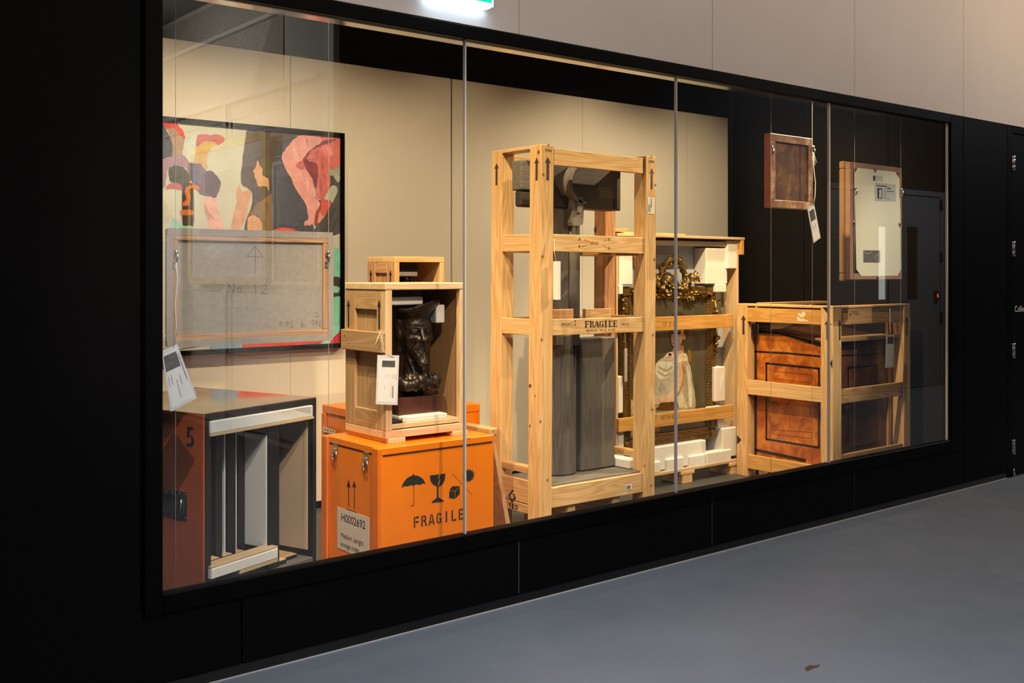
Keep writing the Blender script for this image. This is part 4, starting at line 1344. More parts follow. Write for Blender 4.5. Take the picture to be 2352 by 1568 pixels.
# loose crate lid leaning on the orange crate, seen edge on
xa, za = FP(1161, 1195, .72); xb, zb = FP(1134, 1031, .72)
ld = thing('crate_lid', (xa, .92, ZF), 'pale bare wood lid standing edge-on between the orange crate and the tall open crate', 'lid')
k = (xb - xa) / (zb - za)
xf = lambda z: xa + (z - za) * k
zt = FP(1134, 1000, .72)[1]
prism('lid_board', [(xf(ZF), ZF), (xf(ZF) + .034, ZF), (xf(zt) + .020, zt), (xf(zt), zt)], 1, .72, 1.08, W('brown_pine', 2), ld, 0.002)
box('lid_batten', (xf(zt) - .02, xf(zt) + .035, .71, 1.16, zt, zt + .042), 'brown_pine', ld, 0.006)

# ================================================================== SMALL CRATE and BUST CRATE
SY = 1.305
s0, sz1 = FP(906, 589, SY)
s1 = FP(1021, 600, SY)[0]
sy1 = LP(844, 590, s0)[0]
T = .032
ARROW_W = .055
sc_ = thing('wooden_crate', ((s0 + s1) / 2, (SY + sy1) / 2, o2z), 'small open pine crate with a dark dome, behind the bronze head crate', 'crate')
zb_ = o2z
box('top_board', (s0, s1, SY, sy1, sz1 - T, sz1), 'pine', sc_)
box('bottom_board', (s0, s1, SY, sy1, zb_, zb_ + T), 'pine', sc_)
box('side_board', (s1 - T, s1, SY, sy1, zb_ + T, sz1 - T), 'pine', sc_)
box('back_board', (s0 + T, s1 - T, sy1 - .012, sy1, zb_ + T, sz1 - T), 'brown_board', sc_)
# left side is a frame with a sunk panel
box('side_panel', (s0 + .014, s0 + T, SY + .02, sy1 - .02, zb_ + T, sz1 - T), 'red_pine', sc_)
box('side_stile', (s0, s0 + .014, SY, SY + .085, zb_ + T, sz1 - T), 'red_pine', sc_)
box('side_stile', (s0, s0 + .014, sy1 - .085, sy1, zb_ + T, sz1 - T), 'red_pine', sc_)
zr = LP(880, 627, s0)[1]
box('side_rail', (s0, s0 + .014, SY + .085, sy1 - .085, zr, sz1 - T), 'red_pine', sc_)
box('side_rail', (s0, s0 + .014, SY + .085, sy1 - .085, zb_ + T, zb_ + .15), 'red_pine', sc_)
box('front_edge', (s0, s0 + T, SY - .003, SY, zb_ + T, sz1 - T), 'pine', sc_, 0.001)
for px in (852, 897):
    u = LP(px, 640, s0)[0]
    decal('arrow_stencil', arrow(u, LP(px, 655, s0)[1] - .05, LP(px, 618, s0)[1], .034), 0, s0, M_INK, sc_)
y_, z_ = SY + .09, 0
fx = FP(934, 620, SY + .10)
box('foam_block', (s0 + T, FP(955, 610, SY + .1)[0], SY + .08, SY + .2, FP(930, 624, SY + .1)[1], sz1 - T), M_BFOAM, sc_, 0.004, 'black foam block')
box('foam_block', (s0 + T, FP(955, 610, SY + .1)[0], SY + .078, SY + .2, FP(930, 634, SY + .1)[1], FP(930, 624, SY + .1)[1]), M_FOAM, sc_, 0.004, 'white foam strip')
dc = FP(933, 634, SY + .14)
M_BRONZE = mat('dark_bronze', (0.034, 0.024, 0.018), 0.36, 0.5, noise=0.5, nscale=18, spec=0.6)
dm = thing('dome_sculpture', (dc[0], SY + .14, zb_ + T), 'small black domed sculpture inside the small rear crate', 'sculpture')
zd = dc[1] - zb_ - T
lathe('dome', [(.09, 0), (.085, .05), (.05, .1), (.04, zd - .12), (.032, zd - .08), (.046, zd - .05), (.048, zd - .02), (.040, zd + .005), (.02, zd + .022), (.003, zd + .026)], mat('black_marble', (0.008, 0.008, 0.008), 0.12), dm, WL[dm.name])

BY = .757
v0, vz1 = FP(886, 650, BY)
v1 = FP(1068, 652, BY)[0]
vy1 = LP(793, 650, v0)[0]
vz0 = oz1 + .024
bc = thing('wooden_crate', ((v0 + v1) / 2, (BY + vy1) / 2, oz1), 'open front pine crate holding the bronze head, on the orange FRAGILE crate', 'crate')
box('top_board', (v0 - .004, v1 + .002, BY - .002, vy1, vz1 - .036, vz1), 'pale_pine', bc, 0.004)
box('bottom_board', (v0, v1, BY, vy1, vz0, vz0 + .040), 'pale_pine', bc, 0.003)
tw = FP(901, 800, BY)[0] - v0
box('corner_post', (v0, v0 + tw, BY, BY + .036, vz0 + .040, vz1 - .036), 'pale_pine', bc)
box('corner_post', (v1 - tw * .85, v1, BY, BY + .036, vz0 + .040, vz1 - .036), 'pale_pine', bc)
box('side_board', (v1 - .016, v1 - .001, BY + .036, vy1 - .012, vz0 + .040, vz1 - .036), 'brown_board', bc)
box('back_board', (v0 + .02, v1 - .001, vy1 - .012, vy1, vz0 + .040, vz1 - .036), 'brown_board', bc)
LQ = lambda x, y: LP(760 + x / 3.267, 560 + y / 3.267, v0)
ya_, yb_ = LQ(180, 700)[0], LQ(342, 700)[0]           # sunk panel between the stiles
zt_ = LQ(260, 490)[1]; zl_ = LQ(260, 1235)[1]
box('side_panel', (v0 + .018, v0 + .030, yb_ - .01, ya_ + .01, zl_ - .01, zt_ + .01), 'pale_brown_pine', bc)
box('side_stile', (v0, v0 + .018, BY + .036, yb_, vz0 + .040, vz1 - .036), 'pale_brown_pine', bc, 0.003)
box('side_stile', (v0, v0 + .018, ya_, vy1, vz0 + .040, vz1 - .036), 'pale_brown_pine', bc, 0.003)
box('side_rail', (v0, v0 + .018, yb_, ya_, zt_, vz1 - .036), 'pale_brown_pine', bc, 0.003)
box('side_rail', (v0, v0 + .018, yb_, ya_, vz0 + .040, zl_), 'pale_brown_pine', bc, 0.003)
za_, zb2 = LQ(240, 648)[1], LQ(240, 800)[1]
box('side_handle', (v0 - .026, v0, BY + .002, vy1 + .005, zb2, za_), 'pale_brown_pine', bc, 0.004, 'proud handle batten across the left side')
for a, b in ((v0 + .012, v0 + .115), (v1 - .085, v1 + .012)):
    box('skid', (a, b, BY - .008, vy1 - .01, oz1, vz0), 'pale_pine', bc, 0.002)
for px in (133, 363):
    u = LQ(px, 500)[0]
    decal('arrow_stencil', arrow(u, LQ(px, 625 if px < 200 else 640)[1], LQ(px, 415)[1], .036), 0, v0, M_INK, bc)
hk = []
for px, py in ((101, 688), (133, 748), (363, 768), (400, 690)):
    y, z = LP(760 + px / 3.267, 560 + py / 3.267, v0 - .026)
    hk += [[(y + .004 * math.cos(a * .785), z + .004 * math.sin(a * .785)) for a in range(8)]]
tag(decal('nail_heads', hk, 0, v0 - .026, M_PEN, bc), kind='stuff')
# shelf, foam pads inside
sz = FP(900, 981 - 6, BY + .01)[1]
shx0, shx1 = v0 + tw, v1 - .02
shz = FP(900, 986, BY + .012)[1]
sht = FP(900, 975, BY + .012)[1]
box('shelf', (shx0, shx1, BY + .012, vy1 - .02, shz, sht), 'pale_pine', bc, 0.003)
for a, b in ((shx0 + .04, shx0 + .16), (shx1 - .15, shx1 - .03)):
    box('foam_foot', (a, b, BY + .03, vy1 - .05, vz0 + .040, shz), M_BFOAM, bc, 0.003)
wz = FP(930, 958, BY + .03)[1]
box('foam_block', (FP(925, 960, BY + .03)[0], FP(1028, 945, BY + .03)[0], BY + .03, vy1 - .06, sht, wz), M_FOAM, bc, 0.004, 'white foam slab under the bust')
box('foam_block', (shx0, FP(925, 960, BY + .03)[0] - .002, BY + .025, vy1 - .06, sht, wz - .012), M_BFOAM, bc, 0.004, 'black foam pad')
fz1, fz0 = vz1 - .036, FP(910, 682, BY + .09)[1]
fxe = FP(970, 690, BY + .09)[0]
box('foam_block', (v0 + .03, fxe, BY + .09, BY + .22, fz0, fz1), M_BFOAM, bc, 0.004, 'black foam block under the top')
wf_ = FP(940, 700, BY + .085)[1]
box('foam_block', (v0 + .03, fxe + .003, BY + .085, BY + .22, wf_, fz0), M_FOAM, bc, 0.005, 'white foam strip under the black block')
q0, q1 = FP(1003, 700, BY + .10), FP(1022, 741, BY + .10)
box('foam_block', (q0[0], q1[0], BY + .10, vy1 - .02, q1[1], q0[1]), M_FOAM, bc, 0.005, 'white foam block right of the hat')

# ---- the bronze head
u0, ub = FP(915, 950, BY + .10), FP(1013, 946, BY + .10)
bxc = (u0[0] + ub[0]) / 2
bw_ = (ub[0] - u0[0])
bz1 = FP(960, 911, BY + .10)[1]
bs = thing('bronze_bust', (bxc, BY + .10 + .075, wz), 'dark bronze head of a bearded man in a hat, on a red-brown block', 'sculpture')
box('plinth', (u0[0], ub[0], BY + .10, BY + .25, wz, bz1), mat('mahogany_block', alb(88, 46, 28), 0.3, noise=0.25, nscale=10, stretch=(1, 4, 14)), bs, 0.004, 'red-brown mahogany block')


def bust(X, Y, Z):
    d = ell(X, Y, Z, (0, .012, .285), (.071, .082, .110))                       # skull and face
    d = smin(d, ell(X, Y, Z, (0, -.028, .238), (.052, .054, .062)), .025)        # jaw
    for s in (-1, 1):
        d = smin(d, cap(X, Y, Z, (s * .052, -.040, .312), (s * .010, -.071, .309), .008, .010), .012)   # brows
        d = -smin(-d, ell(X, Y, Z, (s * .029, -.080, .290), (.024, .024, .018)), .006)    # eye sockets
        d = smin(d, ell(X, Y, Z, (s * .029, -.060, .290), (.0150, .0140, .0125)), .002)
        d = smin(d, cap(X, Y, Z, (s * .013, -.071, .300), (s * .046, -.056, .299), .0036, .0036), .003)  # lids
        d = smin(d, cap(X, Y, Z, (s * .013, -.068, .279), (s * .046, -.052, .277), .0036, .0036), .003)
        d = smin(d, ell(X, Y, Z, (s * .044, -.046, .262), (.019, .022, .015)), .012)      # cheekbones
        d = -smin(-d, ell(X, Y, Z, (s * .040, -.070, .234), (.018, .018, .024)), .012)    # hollow cheeks
        d = smin(d, cap(X, Y, Z, (s * .004, -.084, .238), (s * .032, -.066, .222), .0085, .005), .006)   # moustache
        d = smin(d, cap(X, Y, Z, (s * .066, .016, .335), (s * .064, .026, .205), .018, .013), .022)      # hair at the sides
        d = smin(d, ell(X, Y, Z, (s * .074, .004, .278), (.009, .016, .024)), .006)
    d = smin(d, cap(X, Y, Z, (0, -.072, .306), (0, -.103, .256), .0075, .0115), .008)     # nose
    for s in (-1, 1):
        d = smin(d, ell(X, Y, Z, (s * .011, -.090, .254), (.008, .010, .007)), .005)
    d = smin(d, cap(X, Y, Z, (-.012, -.076, .221), (.012, -.076, .221), .007, .007), .004)  # lower lip
    beard = smin(cap(X, Y, Z, (0, -.050, .205), (.004, -.080, .150), .036, .020), cap(X, Y, Z, (.004, -.080, .150), (.006, -.082, .124), .020, .007), .01)
    d = smin(d, beard + .0022 * np.sin(X * 420 + 6 * np.sin(Z * 60)), .014)               # pointed beard
    d = smin(d, cap(X, Y, Z, (0, .012, .20), (0, .018, .07), .042, .052), .02)            # neck
    for s in (-1, 1):
        d = smin(d, cap(X, Y, Z, (s * .040, -.014, .185), (s * .010, -.052, .078), .007, .006), .008)    # tendons
    d = smin(d, ell(X, Y, Z, (0, .015, .055), (.112, .070, .040)), .03)                   # shoulders
    for i in range(9):                                                                    # gathered collar
        a = math.pi * (1.08 + .84 * i / 8)
        d = smin(d, ell(X, Y, Z, (.098 * math.cos(a), .010 + .078 * math.sin(a), .060 + .014 * math.sin(i * 1.9)), (.023, .023, .028)), .008)
        d = smin(d, cap(X, Y, Z, (.085 * math.cos(a), .010 + .062 * math.sin(a), .10), (.104 * math.cos(a + .1), .010 + .084 * math.sin(a + .1), .036), .006, .010), .006)
    d = smin(d, ell(X, Y, Z, (0, .02, .012), (.050, .042, .022)), .012)                   # stem on the block
    # hat: low crown and a wavy brim turned up all round, lowest over the brow
    d = smin(d, ell(X, Y, Z, (0, .022, .366), (.072, .080, .034)), .010)
    Yc = Y - .012
    r = np.sqrt(X ** 2 + (Yc * 1.06) ** 2)
    rel = np.arctan2(X, -Yc) + .40                        # 0 towards the viewer's side, positive to the right
    ze = .398 + .036 * np.sin(rel * .98 + .16) ** 2 + .006 * np.sin(rel * 3)
    zs = .350 + (ze - .350) * np.clip((r - .056) / .058, 0, 1.4)
    brim = np.maximum(np.abs(Z - zs) * .78 - .0062, r - .116)
    d = smin(d, brim, .007)
    d = d + .0014 * np.sin(X * 190) * np.sin(Y * 170 + 1) * np.sin(Z * 150) + .0005 * np.sin(X * 97 + Z * 320) * np.sin(Y * 280 - X * 150)   # thumbed surface
    return d


P, Fc = nets(bust, (-.135, -.130, -.004), (.135, .140, .455), .0046)
sc_b = (FP(960, 690, BY + .12)[1] - bz1) / .432
hd = mesh_obj('bronze_head', P * sc_b, Fc, M_BRONZE, bs, (bxc + .010, BY + .165, bz1), True)
hd.rotation_euler = (0, 0, -.16)
hd.scale = (1.08, 1.0, 1.0)
tag_label('paper_tag', 'white printed tag tied in front of the crate with the bronze head', [(867, 815), (917, 816), (913, 930), (863, 928)], BY - .04,
          [(875, 765, BY - .03), (878, 785, BY - .034), (880, 806, BY - .04), (892, 814, BY - .041), (905, 820, BY - .042)],
          (.22, .11, .82, .24), LINES + BARC)
tube('string_knot', [(*(lambda q: (q[0], BY - .034, q[1]))(FP(x, y, BY - .034)),) for x, y in ((861, 794), (868, 776), (875, 760), (876, 772), (872, 790))], .0022, M_STRING, bpy.data.objects['paper_tag.001'], 6)

# ================================================================== TALL OPEN CRATE with the timber sculpture
LEAN = 0.0078


def TF(x, y, Y):
    X, Z = FP(x, y, Y)
    return (X - (Z - ZF) * LEAN, Z)


def TL(x, y, X):
    """pixel on a left-facing plane that passes X at half height"""
    p = atX(x, y, X + 1.0 * LEAN)
    return (p.y, p.z)


TY = .80
t0, tz1 = TF(1243, 331, TY)
t1 = TF(1508, 358, TY)[0]
ty1 = TL(1126, 350, t0)[0]
pw, pd = .098, .102
tb = .86
tc = thing('tall_crate', (t0, TY, ZF), 'tallest crate, an open pine frame marked FRAGILE, around the dark timber sculpture', 'crate')
tc.rotation_euler = (0, LEAN, 0)
zpost = tz1 - .0
POST = {}
for nm, (a, b, c, d) in {'nl': (t0, t0 + pw, TY, TY + pd), 'nr': (t1 - pw, t1, TY, TY + pd), 'fl': (t0, t0 + pw, ty1 - pd, ty1), 'fr': (t1 - pw, t1, ty1 - pd, ty1)}.items():
    POST[nm] = box('corner_post', (a, b, c, d, ZF, zpost), 'red_pine' if nm == 'fr' else 'pine', tc, 0.003)
inx0, inx1 = t0 + pw, t1 - pw
rails = {}
for nm, (xa, ya, yb2) in {'top': (1276, 341, 379), 'upper': (1276, 537, 577), 'middle': (1270, 733, 770), 'bottom': (1264, 1120, 1167)}.items():
    rails[nm] = (TF(xa, yb2, TY + .01)[1], TF(xa, ya, TY + .01)[1])
RO = {}
for nm, (za, zb) in rails.items():
    RO[nm] = box('front_rail', (inx0, inx1, TY + .008, TY + .034, za, zb), 'pine', tc)
    box('back_rail', (inx0, inx1, ty1 - .034, ty1 - .008, za, zb), 'pine', tc)
    for X0, X1 in ((t0 + .008, t0 + .036), (t1 - .036, t1 - .008)):
        if nm == 'top':
            continue
        if nm == 'bottom':
            box('side_plank', (X0, X1, TY + pd, ty1 - pd, za - .04, (za + zb) / 2 - .046), 'brown_pine', tc)
            box('side_plank', (X0, X1, TY + pd, ty1 - pd, (za + zb) / 2 - .041, zb + .035), 'brown_pine', tc)
            box('side_cleat', (X0 + .004, X1 + .03, TY + pd, ty1 - pd, zb + .075, zb + .115), 'brown_pine', tc)
            continue
        box('side_rail', (X0, X1, TY + pd, ty1 - pd, za, zb), 'pine', tc)
for X0 in (t0, t1 - pw):
    box('top_batten', (X0, X0 + pw, TY + pd, ty1 - pd, zpost - .020, zpost), 'pine', tc)
box('platform', (inx0 - .05, inx1 + .05, TY + .034, ty1 - .034, rails['bottom'][1] - .03, rails['bottom'][1] + .012), 'dark_timber', tc, label='dark stained platform')
for a in (.25, .62):
    box('skid', (t0 + a, t0 + a + .06, TY + .03, ty1 - .03, ZF, rails['bottom'][0] - .002), 'pine', tc)
    box('bearer', (t0 + a - .02, t0 + a + .08, TY + .04, ty1 - .04, rails['bottom'][0] - .002, rails['bottom'][1] - .03), 'brown_pine', tc)
# padded cleat at the right foot
cy0, cy1 = TY + pd, ty1 - pd
cz = TF(1465, 1050, TY + .1)[1]
box('foam_strip', (t1 - pw - .03, t1 - .036, cy0, cy1, cz - .06, cz - .004), M_FOAM, tc, 0.005, 'white padded strip')
# braces round the trunk
mz0, mz1 = rails['middle']
box('brace', (TF(1270, 720, .89)[0], TF(1318, 720, .89)[0], .89, .92, mz0 + .05, mz1 + .055), 'red_pine', tc)
box('brace', (TF(1316, 720, .89)[0] - .03, TF(1318, 720, .89)[0], .921, ty1 - .04, mz0 + .05, mz1 + .05), 'pine', tc)
box('brace', (TF(1345, 730, 1.12)[0], inx1 + .02, 1.12, 1.15, mz0 + .02, mz1 + .045), 'pine', tc)
uz0, uz1 = rails['upper']
for a, b in (((1342, 580), (1364, 580)), ((1372, 580), (1425, 580))):
    x0_, x1_ = TF(a[0], a[1], 1.0)[0], TF(b[0], b[1], 1.0)[0]
    box('brace', (x0_, x1_, TY + .036, ty1 - .036, uz0 - .012, uz0 + .006), 'gold_pine', tc)
# lettering, arrows, screws
yf = TY
for px, ya, yb2, w_ in ((1258, 414, 360, .048), (1497, 432, 383, .044)):
    decal('arrow_stencil', arrow(TF(px, 390, yf)[0], TF(px, ya, yf)[1], TF(px, yb2, yf)[1], w_), 1, yf, M_BROWN_INK, POST['nl' if px < 1300 else 'nr'])
decal('arrow_stencil', arrow(TL(1230, 390, t0)[0], TL(1230, 414, t0)[1], TL(1230, 361, t0)[1], .044), 0, t0, M_BROWN_INK, POST['nl'])
decal('arrow_stencil', arrow(TL(1138, 400, t0)[0], TL(1138, 425, t0)[1], TL(1138, 374, t0)[1], .046), 0, t0, M_BROWN_INK, POST['fl'])
for px, py, po in ((1259, 348, 'nl'), (1496, 371, 'nr')):
    u, v = TF(px, py, yf)
    pl = write('SCREW', u - .024, v, .014, .014, .0022, 0.72) + ribbon([(u + .002, v + .022), (u + .002, v + .045)], .0022) + ribbon([(u - .006, v + .034), (u + .002, v + .045), (u + .009, v + .034)], .0022)
    decal('pen_note', pl, 1, yf, M_PEN, POST[po])


def ring(u, v, r, w_=.0022):
    pl = []
    for i in range(12):
        a, b = i * math.pi / 6, (i + 1) * math.pi / 6
        pl.append([(u + r * math.cos(a), v + r * math.sin(a)), (u + r * math.cos(b), v + r * math.sin(b)), (u + (r - w_) * math.cos(b), v + (r - w_) * math.sin(b)), (u + (r - w_) * math.cos(a), v + (r - w_) * math.sin(a))])
    pl.append([(u + r * .35 * math.cos(i * 1.047), v + r * .35 * math.sin(i * 1.047)) for i in range(6)])
    return pl


for po, L in (('nl', ((1248, 401), (1246, 589), (1244, 780), (1241, 968), (1257, 1102))), ('nr', ((1505, 422), (1503, 593), (1500, 766), (1498, 938), (1480, 1067), (1496, 1112)))):
    pl = []
    for px, py in L:
        u, v = TF(px, py, yf)
        pl += ring(u, v, .0085)
    decal('ringed_screws', pl, 1, yf, M_PEN, POST[po])
yr = TY + .008
pl = []
for px, py in ((1331, 548), (1331, 565), (1399, 548), (1399, 568)):
    pl += ring(*TF(px, py, yr), .008)
u, v = TF(1357, 560, yr)
pl += write('BRACE', u, v, .018, .014, .0016, 0.75)
for a, b in (((1355, 553), (1342, 550)), ((1350, 561), (1337, 565)), ((1384, 553), (1393, 550)), ((1384, 561), (1394, 567))):
    p, q = TF(*a, yr), TF(*b, yr)
    s = 1 if q[0] > p[0] else -1
    pl += ribbon([p, q], .0014) + ribbon([(q[0] - s * .006, q[1] + .006), q, (q[0] - s * .007, q[1] - .003)], .0014)
decal('pen_note', pl, 1, yr, M_PEN, RO['upper'], label='handwritten note BRACE with arrows')
pl = []
for px, py in ((1321, 736), (1321, 744), (1405, 736)):
    pl += ring(*TF(px, py, yr), .006)
u, v = TF(1290, 747, yr)
pl += write('BRACE', u, v, .018, .014, .0016, 0.75)
u, v = TF(1428, 745, yr)
pl += write('BRACE', u, v, .018, .014, .0016, 0.75)
u, v = TF(1347, 760, yr)
pl += write('REMOVE THIS SIDE', u, v, .0195, .0105, .0018, 0.78)
for a, b in (((1307, 742), (1318, 738)), ((1307, 744), (1318, 746))):
    pl += ribbon([TF(*a, yr), TF(*b, yr)], .0014)
decal('pen_note', pl, 1, yr, M_PEN, RO['middle'], label='handwritten notes BRACE and REMOVE THIS SIDE')
# serif stencil FRAGILE
ser = []
SER = {'F': [R_(.12, 0, .38, 1), R_(0, .92, .95, 1), R_(0, 0, .5, .08), [(.95, .70), (.95, .95), (.85, .95)], R_(.42, .46, .72, .54), R_(.66, .36, .74, .64)],
       'R': [R_(.12, 0, .38, 1), R_(0, .92, .4, 1), R_(0, 0, .5, .08), [(.45, 1), (.75, .96), (.88, .76), (.75, .54), (.45, .48), (.45, .54), (.58, .6), (.62, .76), (.58, .9), (.45, .94)], [(.55, .46), (.75, .46), (.9, .08), (1.05, .06), (1.0, 0), (.72, 0)]],
       'A': [[(.02, 0), (.12, 0), (.45, .86), (.42, 1)], [(.5, 1), (.62, 1), (1.0, 0), (.7, 0), (.46, .74)], R_(-.05, 0, .26, .07), R_(.62, 0, 1.06, .07), R_(.28, .28, .56, .35)],
       'G': [[(.42, 1), (.15, .88), (.02, .5), (.15, .12), (.42, 0), (.42, .08), (.32, .2), (.28, .5), (.32, .8), (.42, .92)], [(.5, 1), (.75, .92), (.84, 1), (.88, .66), (.8, .66), (.66, .88), (.5, .94)], [(.5, 0), (.7, .05), (.95, 0), (.95, .46), (.68, .46), (.68, .12), (.5, .07)], R_(.58, .42, 1.02, .48)],
       'I': [R_(.3, 0, .58, 1), R_(.16, .92, .72, 1), R_(.16, 0, .72, .08)],
       'L': [R_(.12, 0, .38, 1), R_(0, .92, .5, 1), R_(0, 0, .9, .08), [(.9, 0), (.95, .34), (.84, .2), (.7, .08)]],
       'E': [R_(.12, 0, .38, 1), R_(0, .92, .92, 1), R_(0, 0, .92, .08), [(.92, .7), (.92, .95), (.82, .95)], [(.92, .3), (.95, 0), (.8, .06)], R_(.42, .46, .7, .54), R_(.64, .36, .72, .64)]}
A0, A1 = TF(1343, 752, yr), TF(1408, 750, yr)
lw = .052
for i, ch in enumerate('FRAGILE'):
    bx = A0[0] + (A1[0] - A0[0]) * i / 6
    bz = A0[1] + (A1[1] - A0[1]) * i / 6
    for s_ in SER[ch]:
        ser.append([(bx + x * lw * .74, bz + .004 + z * lw * .74) for x, z in s_])
decal('stencil_lettering', ser, 1, yr, M_INK, RO['middle'], 0.0012, 'stencilled word FRAGILE')
# sticker, barcode, knots, hauler's mark
s_a, s_b = TF(1487, 450, yf), TF(1503, 489, yf)
stk = box('paper_sticker', (s_a[0], s_b[0], yf - .0014, yf - .0004, s_b[1], s_a[1]), M_WHITE, POST['nr'], 0)
PLX = decal('print_lines', [[(s_a[0] + .030, s_b[1] + .04 + i * .006), (s_a[0] + .038, s_b[1] + .04 + i * .006), (s_a[0] + .038, s_b[1] + .043 + i * .006), (s_a[0] + .030, s_b[1] + .043 + i * .006)] for i in range(10)]
      + [[(s_a[0] + .010 + j * .006, s_b[1] + .012), (s_a[0] + .012 + j * .006, s_b[1] + .012), (s_a[0] + .012 + j * .006, s_b[1] + .06), (s_a[0] + .010 + j * .006, s_b[1] + .06)] for j in range(3)], 1, yf - .0014, M_PRINT, tc)
s_a, s_b = TF(1437, 1111, yr), TF(1451, 1121, yr)
box('paper_sticker', (s_a[0], s_b[0], yr - .0014, yr - .0004, s_b[1], s_a[1]), M_WHITE, RO['bottom'], 0)
decal('print_lines', [[(s_a[0] + .007 + j * .0042, s_b[1] + .006), (s_a[0] + .0095 + j * .0042, s_b[1] + .006), (s_a[0] + .0095 + j * .0042, s_a[1] - .005), (s_a[0] + .007 + j * .0042, s_a[1] - .005)] for j in range(8)], 1, yr - .0014, M_PRINT, RO['bottom'])


def blob(u, v, ru, rv):
    return [(u + ru * math.cos(i * math.pi / 6), v + rv * math.sin(i * math.pi / 6)) for i in range(12)]


decal('knots', [blob(*TL(1234, 349, t0), .009, .013), blob(*TL(1218, 886, t0), .012, .012), blob(*TL(1229, 909, t0), .005, .008), blob(*TL(1218, 978, t0), .006, .009)], 0, t0, M_KNOT, POST['nl'], 0.0005)
decal('knots', [blob(*TL(1366, 525, t1 - pw), .014, .022)], 0, t1 - pw, M_KNOT, POST['fr'], 0.0005)
zz = (rails['bottom'][0] + rails['bottom'][1]) / 2
TLp = lambda pts: [TL(1050 + x / 4.48, 1100 + y / 4.48, t0 + .008) for x, y in pts]
mk = ribbon(TLp([(584, 113), (543, 165), (580, 240)]), .011) + ribbon(TLp([(588, 150), (608, 190), (582, 214)]), .011)
yy0, zz0 = TLp([(543, 285)])[0]
yy1 = TLp([(625, 310)])[0][0]
mk += write('TED', yy0, zz0, (yy1 - yy0) / 2.3, .022, .006, 0.95)
decal('haulier_mark', mk, 0, t0 + .008, M_INK, tc, 0.0012, 'black chevron mark over the letters TED')

# ---- the timber sculpture
SYF = .980                                       # its front
tsx = TF(1300, 1085, 1.0)
sp_z = rails['bottom'][1] + .012
ts = thing('timber_sculpture', (tsx[0], 1.03, sp_z), 'dark stained timber sculpture with a heavy crosspiece on a rounded trunk, inside the tall crate', 'sculpture')


def sbox(name, xa, ya, xb, yb, y0, y1, m, bevel=.006, label=None):
    p, q = FP(xa, ya, y0), FP(xb, yb, y0)
    return box(name, (p[0], q[0], y0, y1, q[1], p[1]), m, ts, bevel, label)


cp0, cp1 = FP(1208, 366, SYF), FP(1427, 484, SYF)
ctop = FP(1427, 392, SYF)[1]
box('crosspiece', (FP(1272, 400, SYF)[0] - .05, cp1[0], SYF, SYF + .125, cp1[1], ctop), 'charred_timber', ts, 0.008, 'heavy charred crosspiece')
lz1, lz0 = FP(1205, 365, SYF)[1], FP(1205, 436, SYF)[1]
box('crosspiece_end', (FP(1199, 400, SYF)[0], FP(1272, 400, SYF)[0] - .052, SYF + .01, SYF + .10, lz0, lz1 - .005), 'dark_timber', ts, 0.008)  # edge-lit end painted in a paler timber than the crosspiece
box('crosspiece_end', (FP(1199, 400, SYF)[0] + .004, FP(1272, 400, SYF)[0] - .052, SYF + .018, SYF + .08, FP(1205, 474, SYF)[1], lz0), 'charred_timber', ts, 0.012)
u, v = FP(1328, 422, SYF)
R = .114
prof = []
bm = bmesh.new()
bmesh.ops.create_cone(bm, cap_ends=True, segments=40, radius1=R, radius2=R * .96, depth=.05, matrix=Matrix.Rotation(math.radians(90), 4, 'X'))
bmesh.ops.bevel(bm, geom=[e for e in bm.edges if e.calc_face_angle(0) > 1], offset=.008, segments=2, affect='EDGES')
bm_obj('round_boss', bm, W('charred_timber', 0), ts, (u, SYF - .02, v), False)
cres = []
for i in range(15):
    a = math.radians(98 + i * 13)
    cres.append((u + (R + .012) * math.cos(a), v + (R + .012) * math.sin(a)))
for i in range(14, -1, -1):
    a = math.radians(98 + i * 13)
    cres.append((u + (R - .016 * math.sin(math.pi * min(1, (i + 2) / 16))) * math.cos(a), v + (R - .016 * math.sin(math.pi * min(1, (i + 2) / 16))) * math.sin(a)))
prism('lit_crescent_rim', cres, 1, SYF - .055, SYF, W('dark_timber', 2), ts, 0.002, label='crescent rim in paler timber that paints its lit edge')  # paler timber paints the boss edge catching light
# J-shaped bracket under the boss
jp = poly_px([(720, 450), (775, 450), (772, 600), (768, 650), (740, 672), (690, 668), (682, 640), (690, 500), (698, 470), (722, 470), (722, 570), (740, 582), (755, 570), (752, 470)], SYF - .04, (1100, 310), 3.2)
prism('bracket', jp, 1, SYF - .04, SYF + .05, W('dark_timber', 2), ts, 0.003, label='tan hooked bracket')
tong = poly_px([(724, 455), (764, 455), (764, 560), (745, 580), (726, 572)], SYF - .05, (1100, 310), 3.2)
prism('bracket_tongue', tong, 1, SYF - .055, SYF + .03, W('dark_timber', 2), ts, 0.004)
# trunk: flat left stave, round right stave
zt0, zt1 = FP(1300, 775, SYF)[1], cp1[1] + .05
xl, xm, xr = FP(1276, 600, SYF)[0], FP(1309, 600, SYF)[0], FP(1339, 600, SYF)[0]
zt1 = cp1[1] - .001
box('trunk_stave', (xl, xm, SYF + .006, SYF + .125, zt0 - .05, zt1), 'dark_timber', ts, 0.008)
hf = [(xm + (xr - xm) * .5 + (xr - xm) * .5 * math.cos(a), SYF + .05 + .055 * math.sin(a)) for a in [i * 2 * math.pi / 24 for i in range(24)]]
prism('trunk_stave', hf, 2, zt0 - .05, zt1, W('dark_timber', 2), ts, 0, True)
# rounded lower trunk with a slit, and the square slab beside it
yb0 = 1.0
za = sp_z
zb = FP(1300, 768, yb0)[1]
cxa, cxb = FP(1266, 1000, yb0)[0], FP(1338, 1000, yb0)[0]
cxm, rr = (cxa + cxb) / 2, (cxb - cxa) / 2
SX = FP(1320, 800, yb0)[0] - cxm


